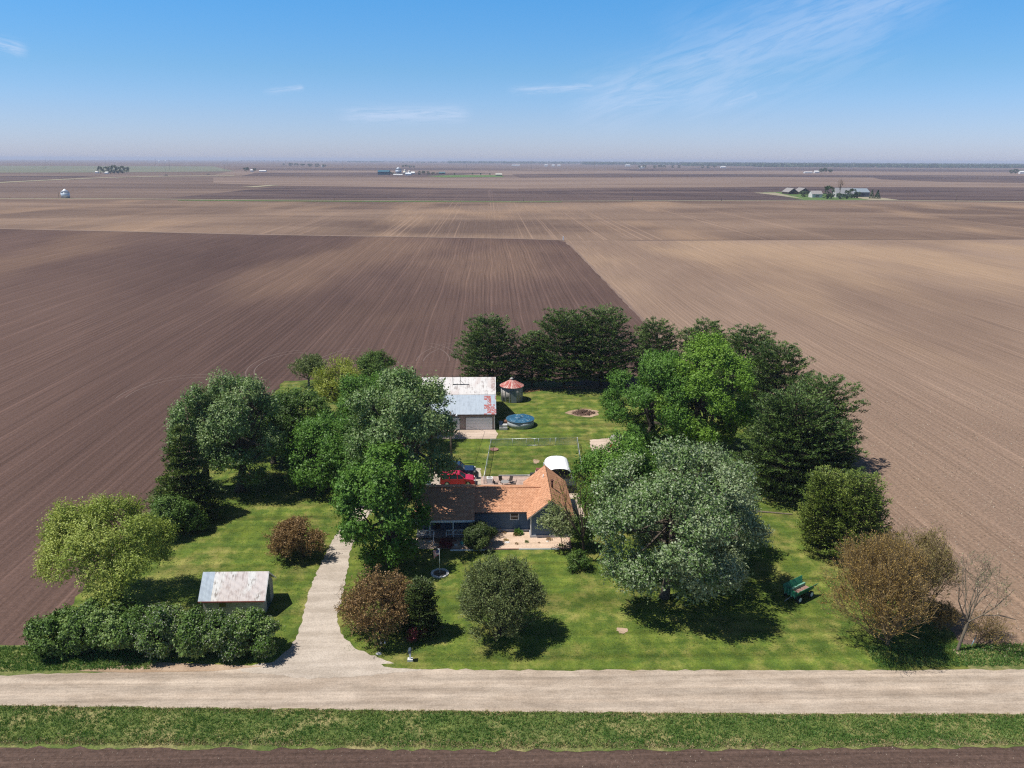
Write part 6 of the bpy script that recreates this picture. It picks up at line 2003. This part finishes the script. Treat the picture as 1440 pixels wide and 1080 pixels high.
for (x0, x1, bt, ev, rg_, lb) in [(352, 355.5, 241.8, 239.6, 238.2, 'white house between the two trees left of centre'), (364, 374, 241.9, 240.4, 239.4, 'long pale shed right of the two trees left of centre'),
                                  (900, 906, 237, 235.3, 234.2, 'white house in the dark tree clump on the right horizon'), (1146, 1152, 243.6, 241.6, 240, 'white house at the small farm above the right farmstead'),
                                  (1132, 1142, 243.8, 242.2, 241.4, 'long white shed of the small farm above the right farmstead'), (1435, 1441, 244.4, 242, 240.4, 'white building at the right picture edge'),
                                  (766, 770, 234, 232.3, 231.4, 'left tiny white house on the centre horizon'), (776, 780, 234, 232.6, 231.6, 'middle tiny white house on the centre horizon'), (784, 788, 234, 232.6, 231.6, 'right tiny white house on the centre horizon'),
                                  (880, 886, 234.2, 232.4, 231.4, 'tiny white house left of the far dark clump'), (1014, 1020, 236.2, 234.6, 233.6, 'tan house right of the far clump near the pylon'),
                                  (720, 731, 233.4, 232.4, 231.8, 'long white shed on the horizon at the picture centre'), (1286, 1289, 233, 231.2, 230.4, 'tiny white house in front of the right woods'), (1338, 1341, 234, 232.4, 231.4, 'tiny pale house in front of the right woods near the road pole'),
                                  (1392, 1394, 234.6, 233, 232.2, 'left of two tiny white houses before the right woods'), (1401, 1404, 234.6, 233, 232.2, 'right of two tiny white houses before the right woods'),
                                  (20, 27, 224.9, 223.6, 222.6, 'long white shed on the far left horizon'), (33, 36, 224.9, 223.5, 222.6, 'white house on the far left horizon'), (100.5, 103.5, 225, 223.2, 222.2, 'bright white bin like house in the left horizon trees'),
                                  (222, 225, 228.4, 226.8, 226, 'white house left of the pylons on the left horizon'), (231, 233.5, 228.4, 226.6, 225.6, 'white house between the pylons on the left horizon'), (452, 455, 235.4, 233.8, 233, 'white house at the right end of the left dark row')]:
    far_building(lb, x0, x1, bt, ev, rg_, (.72, .72, .72), (.62, .62, .62), 'farmhouse', 'house', GH, depth=12)

# distant woods: canopy of a far wood that reads as one mass
def woods(name, label, polys, per, size, hgt):
    Cs = []
    for (pa, pb, near_py, far_py, n_) in polys:
        x = RNG.uniform(pa, pb, n_)
        v = RNG.uniform(size=n_) ** 1.2
        for xi, vi in zip(x, v):
            if RNG.uniform() < .12:
                continue
            y_ = near_py + (far_py - near_py) * vi + (xi - 720) * 0.0043
            q = P(xi, y_)
            Cs.append((q.x, q.y))
    Cs = np.array(Cs)
    m = len(Cs)
    sc = RNG.uniform(.65, 1.25, m)
    hh = hgt * sc
    off = rnd_dirs(m * per).reshape(m, per, 3)
    rad = np.array([size, size, 1.0])[None, None] * 1.0
    C = np.zeros((m, per, 3))
    C[:, :, :2] = Cs[:, None] + off[:, :, :2] * size * sc[:, None, None]
    C[:, :, 2] = hh[:, None] * (.55 + .42 * off[:, :, 2])
    C = C.reshape(-1, 3)
    A = rnd_dirs(len(C))
    S = np.full(len(C), size * .95) * RNG.uniform(.7, 1.3, len(C))
    V, F = leaf_quads(C, A, S, S * .85)
    V[:, 2] = np.maximum(V[:, 2], .4)
    o = np_mesh(name, V, F, M['far_leaf'], None, {'lf': RNG.uniform(size=len(C)), 'cl': RNG.uniform(size=len(C))})
    return tag(o, label, 'woods', kind='stuff')


woods('distant_woods', 'blue green belt of woods along the right horizon', [(1060, 1480, 233.6, 228.2, 5200), (820, 1080, 231.2, 227.8, 2200), (630, 840, 230.2, 227.6, 900), (960, 1160, 232.6, 229.5, 1100)], 12, 13, 21)
woods('distant_woods', 'scattered pale blue groves along the left horizon', [(-20, 140, 225.0, 224.0, 160), (70, 116, 226.4, 225.2, 60), (140, 330, 226.8, 225.8, 110), (340, 420, 228.6, 227.2, 60), (420, 560, 229.0, 227.4, 110), (490, 540, 229.4, 228.4, 50), (560, 640, 230, 228.2, 50)], 12, 13, 16)

# pylons and poles
pyl_me = {}
GPY = 'power line poles across the distant fields'
for (x, bt, tp_, lb) in [(65, 231.5, 217.5, 'leftmost pole of the power line on the left horizon'), (71.5, 232, 218, 'second pole of the power line on the left horizon'), (148.5, 231.5, 219, 'third pole of the power line on the left horizon'), (154.5, 232, 219, 'fourth pole of the power line on the left horizon'),
                         (219, 231, 213, 'tall pole left of the white houses on the left horizon'), (232.5, 240, 221, 'pole right above the field tractor on the left'), (239, 240, 221, 'pole right of the field tractor on the left'), (316, 240, 221, 'left pole of the pair left of the small farm'), (321, 240, 222, 'right pole of the pair left of the small farm'),
                         (402, 235, 224, 'pole standing in the left horizon tree row'), (482, 238, 225, 'lone pole left of the central farm'), (656, 237, 225.5, 'lone pole above the green field'), (747, 240, 226, 'lone pole on the horizon right of centre'),
                         (835.5, 241, 220, 'tall pole in front of the centre right woods'), (980, 239, 219.5, 'left one of the tallest pole pair on the right'), (983, 240, 220, 'right one of the tallest pole pair on the right'), (1113.5, 240, 226, 'pole left of the small farm on the right'),
                         (1197, 238, 225, 'left pole of the pair right of the small farm'), (1199.5, 239, 225, 'right pole of the pair right of the small farm'), (1299, 233, 223, 'pole in front of the right woods'), (1392, 234, 224, 'left pole at the right end of the woods'), (1398, 234, 224, 'right pole at the right end of the woods')]:
    b = P(x, bt)
    axial = b.y * math.cos(PITCH)
    hg = (bt - tp_) / FPX * axial
    hg = min(hg, 44)
    t = thing('power_pylon', lb, 'power pole', (b.x, b.y, 0), group=GPY)
    rp_ = .55 if b.y > 2500 else .4
    MB().tube([(b.x, b.y, 0), (b.x, b.y, hg)], [rp_, rp_ * .6], 6).build('pole', m_rockg, t)
    MB().box(b.x - 4, b.x + 4, b.y - .3, b.y + .3, hg * .86, hg * .86 + .5).build('crossarm', m_rockg, t)
GRP = 'poles along the distant cross road'
for (x, bt, tp_, lb) in [(889, 283, 273.5, 'road pole at the cross road right of the centre'), (1014.5, 283, 273, 'road pole at the cross road left of the right farmstead'), (1344, 283.5, 271.5, 'road pole at the cross road right of the right farmstead'), (83, 279, 268.5, 'road pole at the cross road left of the white grain bin'),
                         (736, 283.6, 277, 'small road pole at the picture centre'), (470, 282, 273.5, 'road pole at the cross road left of the centre')]:
    b = P(x, bt)
    hg = (bt - tp_) / FPX * b.y
    t = thing('utility_pole', lb, 'utility pole', (b.x, b.y, 0), group=GRP)
    MB().tube([(b.x, b.y, 0), (b.x, b.y, hg)], [.22, .16], 6).build('pole', M['bark_light'], t)
    MB().box(b.x - 1.2, b.x + 1.2, b.y - .08, b.y + .08, hg - .9, hg - .75).build('crossarm', M['bark_light'], t)

# field machines
GT = 'tractors working in the far fields'
for (x, y_, lb) in [(64, 236.5, 'dark tractor in the field at the far left'), (234, 247, 'dark tractor in the field right of the left grove'), (293, 245.6, 'small dark implement left of the small farm')]:
    b = P(x, y_)
    t = thing('tractor', lb, 'tractor', (b.x, b.y, 0), 0, GT, local=True)
    MB().box(-1, 3.4, -.7, .7, 1.0, 2.1).build('body', mgn, t)
    MB().hexa([(-1.6, -.9, 1.6), (.6, -.9, 1.6), (.6, .9, 1.6), (-1.6, .9, 1.6)], [(-1.4, -.75, 3.3), (.4, -.75, 3.3), (.4, .75, 3.3), (-1.4, .75, 3.3)]).build('cab', m_vglass, t)
    for (xx, r_) in ((-1.0, .95), (2.6, .65)):
        for yy in (-1.1, 1.1):
            MB().prism([(xx + r_ * math.cos(k * .5236), r_ + r_ * math.sin(k * .5236)) for k in range(12)], 'y', yy - .3, yy + .3).build('wheel', m_black, t)
    MB().box(-7, -2.4, -6, 6, .4, 1.1).build('implement', m_rockg, t)

# ================================================================== AIR, SKY, SUN
hz = MB().box(-24500, 24500, -24500, 24500, -1.0, 62.0)
me = bpy.data.meshes.new('haze')
me.from_pydata(hz.v, [], hz.f); me.update()
g = NT('haze_air')
pv = g.n('ShaderNodeVolumePrincipled')
pv.inputs['Color'].default_value = (0.74, 0.81, 1.0, 1)
pv.inputs['Density'].default_value = HAZE = 0.85e-4
pv.inputs['Anisotropy'].default_value = 0.0
g.l(pv.outputs[0], g.out.inputs['Volume'])
haze = link_mesh('haze', me, g.m, None)
haze['kind'] = 'stuff'
haze['label'] = 'thin blue haze lying over the fields'
haze['category'] = 'haze'

SUN_EL = math.radians(62)
sun_dir = Vector((-0.50, -0.10, 1.0)).normalized()
world = bpy.data.worlds.new('World')
scene.world = world
world.use_nodes = True
nt = world.node_tree
nt.nodes.clear()
wo = nt.nodes.new('ShaderNodeOutputWorld')
bg = nt.nodes.new('ShaderNodeBackground')
sky = nt.nodes.new('ShaderNodeTexSky')
sky.sky_type = 'NISHITA'
sky.sun_disc = False
sky.sun_elevation = SUN_EL
sky.sun_rotation = math.radians(259)
sky.altitude = 200
sky.air_density = 1.0
sky.dust_density = 0.4
sky.ozone_density = 1.5
tc = nt.nodes.new('ShaderNodeTexCoord')
sp = nt.nodes.new('ShaderNodeSeparateXYZ')
nt.links.new(tc.outputs['Generated'], sp.inputs[0])


def wm(op, a, b=0.0, c=0.0):
    nd = nt.nodes.new('ShaderNodeMath'); nd.operation = op
    for i, v in enumerate((a, b, c)):
        if isinstance(v, bpy.types.NodeSocket):
            nt.links.new(v, nd.inputs[i])
        else:
            nd.inputs[i].default_value = v
    return nd.outputs[0]


def wstep(v, lo, hi):
    nd = nt.nodes.new('ShaderNodeMapRange'); nd.interpolation_type = 'SMOOTHSTEP'
    nt.links.new(v, nd.inputs[0]); nd.inputs[1].default_value = lo; nd.inputs[2].default_value = hi
    return nd.outputs[0]


# thin cirrus: streaks in azimuth (u) and elevation (v)
u_ = wm('ARCTAN2', sp.outputs[0], sp.outputs[1])
v_ = wm('ARCSINE', sp.outputs[2])


def az(px): return math.atan((px - 685) / FPX)
def el(py): return math.atan((225 - py) / 1130)


cloud = None
for (p0, p1, wd, amt, seed) in [((800, 160), (1300, 10), .030, .40, 1.0), ((930, 130), (1220, 28), .050, .38, 2.0), ((728, 134), (832, 129), .0045, .5, 3.0), ((-10, 88), (98, 106), .006, .55, 4.0),
                                ((500, 168), (665, 164), .0085, .5, 5.0), ((410, 139), (446, 134), .003, .5, 6.0), ((1010, 152), (1048, 140), .004, .4, 7.0), ((860, 150), (1010, 135), .009, .35, 8.0)]:
    a0, e0, a1, e1 = az(p0[0]), el(p0[1]), az(p1[0]), el(p1[1])
    L = math.hypot(a1 - a0, e1 - e0); dx, dy = (a1 - a0) / L, (e1 - e0) / L
    du = wm('SUBTRACT', u_, a0); dv = wm('SUBTRACT', v_, e0)
    s = wm('ADD', wm('MULTIPLY', du, dx), wm('MULTIPLY', dv, dy))
    tt = wm('ADD', wm('MULTIPLY', du, -dy), wm('MULTIPLY', dv, dx))
    nz = nt.nodes.new('ShaderNodeTexNoise')
    cb = nt.nodes.new('ShaderNodeCombineXYZ')
    nt.links.new(wm('MULTIPLY', s, 14.0 if L > .2 else 30.0), cb.inputs[0]); nt.links.new(wm('MULTIPLY', tt, 90.0 if L > .2 else 260.0), cb.inputs[1]); cb.inputs[2].default_value = seed * 3.7
    nt.links.new(cb.outputs[0], nz.inputs['Vector']); nz.inputs['Scale'].default_value = 1; nz.inputs['Detail'].default_value = 6; nz.inputs['Roughness'].default_value = .62; nz.inputs['Distortion'].default_value = .5
    across = wm('POWER', 2.718, wm('MULTIPLY', wm('POWER', wm('ABSOLUTE', wm('DIVIDE', tt, wd)), 2.0), -1.0))
    ends = wm('MULTIPLY', wstep(s, -.02 * 1, L * .12), wm('SUBTRACT', 1.0, wstep(s, L * .85, L * 1.05)))
    m_ = wm('MULTIPLY', wm('MULTIPLY', across, ends), wm('MULTIPLY', wstep(nz.outputs[0], .30, .66), amt))
    cloud = m_ if cloud is None else wm('MAXIMUM', cloud, m_)
hs = nt.nodes.new('ShaderNodeHueSaturation')
hs.inputs['Saturation'].default_value = 1.12
hs.inputs['Value'].default_value = 1.0
nt.links.new(sky.outputs[0], hs.inputs['Color'])
mxw = nt.nodes.new('ShaderNodeMix'); mxw.data_type = 'RGBA'
nt.links.new(cloud, mxw.inputs[0])
# clear spring sky: deeper blue above, lilac towards the horizon
rp = nt.nodes.new('ShaderNodeValToRGB')
els = rp.color_ramp.elements
els[0].position = 0.0; els[0].color = (0.43, 0.49, 0.84, 1)
els[1].position = 1.0; els[1].color = (0.33, 0.33, 0.33, 1)
for p_, c_ in ((0.05, (0.38, 0.475, 0.74)), (0.10, (0.32, 0.49, 0.69)), (0.20, (0.25, 0.56, 0.78)), (0.45, (0.34, 0.36, 0.38))):
    e_ = els.new(p_); e_.color = (*c_, 1)
nt.links.new(wm('MULTIPLY', wm('MAXIMUM', v_, 0.0), 1.0), rp.inputs[0])
ml = nt.nodes.new('ShaderNodeMix'); ml.data_type = 'RGBA'; ml.blend_type = 'MULTIPLY'
ml.inputs[0].default_value = 1.0
nt.links.new(hs.outputs[0], ml.inputs[6]); nt.links.new(rp.outputs[0], ml.inputs[7])
sc2 = nt.nodes.new('ShaderNodeVectorMath'); sc2.operation = 'SCALE'; sc2.inputs['Scale'].default_value = 3.2
nt.links.new(ml.outputs[2], sc2.inputs[0]); nt.links.new(sc2.outputs[0], mxw.inputs[6])
mxw.inputs[7].default_value = (10.5, 12.4, 16.0, 1)
nt.links.new(mxw.outputs[2], bg.inputs[0])
bg.inputs[1].default_value = 0.052
nt.links.new(bg.outputs[0], wo.inputs[0])

sl = bpy.data.lights.new('sun', 'SUN')
sl.energy = 5.0
sl.angle = math.radians(0.53)
sl.color = (1.0, 0.955, 0.88)
so = bpy.data.objects.new('sun', sl)
COL.objects.link(so)
so.rotation_euler = (-sun_dir).to_track_quat('-Z', 'Y').to_euler()

# ================================================================== CAMERA
cam = bpy.data.cameras.new('camera')
cam.lens = 36 * FPX / 1440
cam.sensor_width = 36
cam.clip_start = 0.5
cam.clip_end = 80000
co = bpy.data.objects.new('camera', cam)
COL.objects.link(co)
cy, sy = math.cos(YAW), math.sin(YAW)
cp, sp_ = math.cos(PITCH), math.sin(PITCH)
Rv = Vector((cy, -sy, 0)); Fv = Vector((sy * cp, cy * cp, -sp_)); Uv = Vector((sy * sp_, cy * sp_, cp))
mat = Matrix((Rv, Uv, -Fv)).transposed().to_4x4()
mat = Matrix.Translation((0, 0, H)) @ mat @ Matrix.Rotation(ROLL, 4, 'Z')
co.matrix_world = mat
scene.camera = co

scene.view_settings.view_transform = 'Standard'
scene.view_settings.look = 'None'
scene.view_settings.gamma = 1
scene.view_settings.exposure = 0.20
scene.render.engine = 'CYCLES'
scene.cycles.volume_bounces = 0
scene.cycles.filter_width = 1.2
scene.cycles.sample_clamp_indirect = 2.0
scene.cycles.max_bounces = 6
scene.cycles.diffuse_bounces = 2
scene.cycles.glossy_bounces = 2
scene.cycles.transmission_bounces = 3
scene.cycles.transparent_max_bounces = 10
scene.cycles.caustics_reflective = False
scene.cycles.caustics_refractive = False
scene.cycles.use_denoising = False
for v_l in scene.view_layers:
    v_l.cycles.use_denoising = False
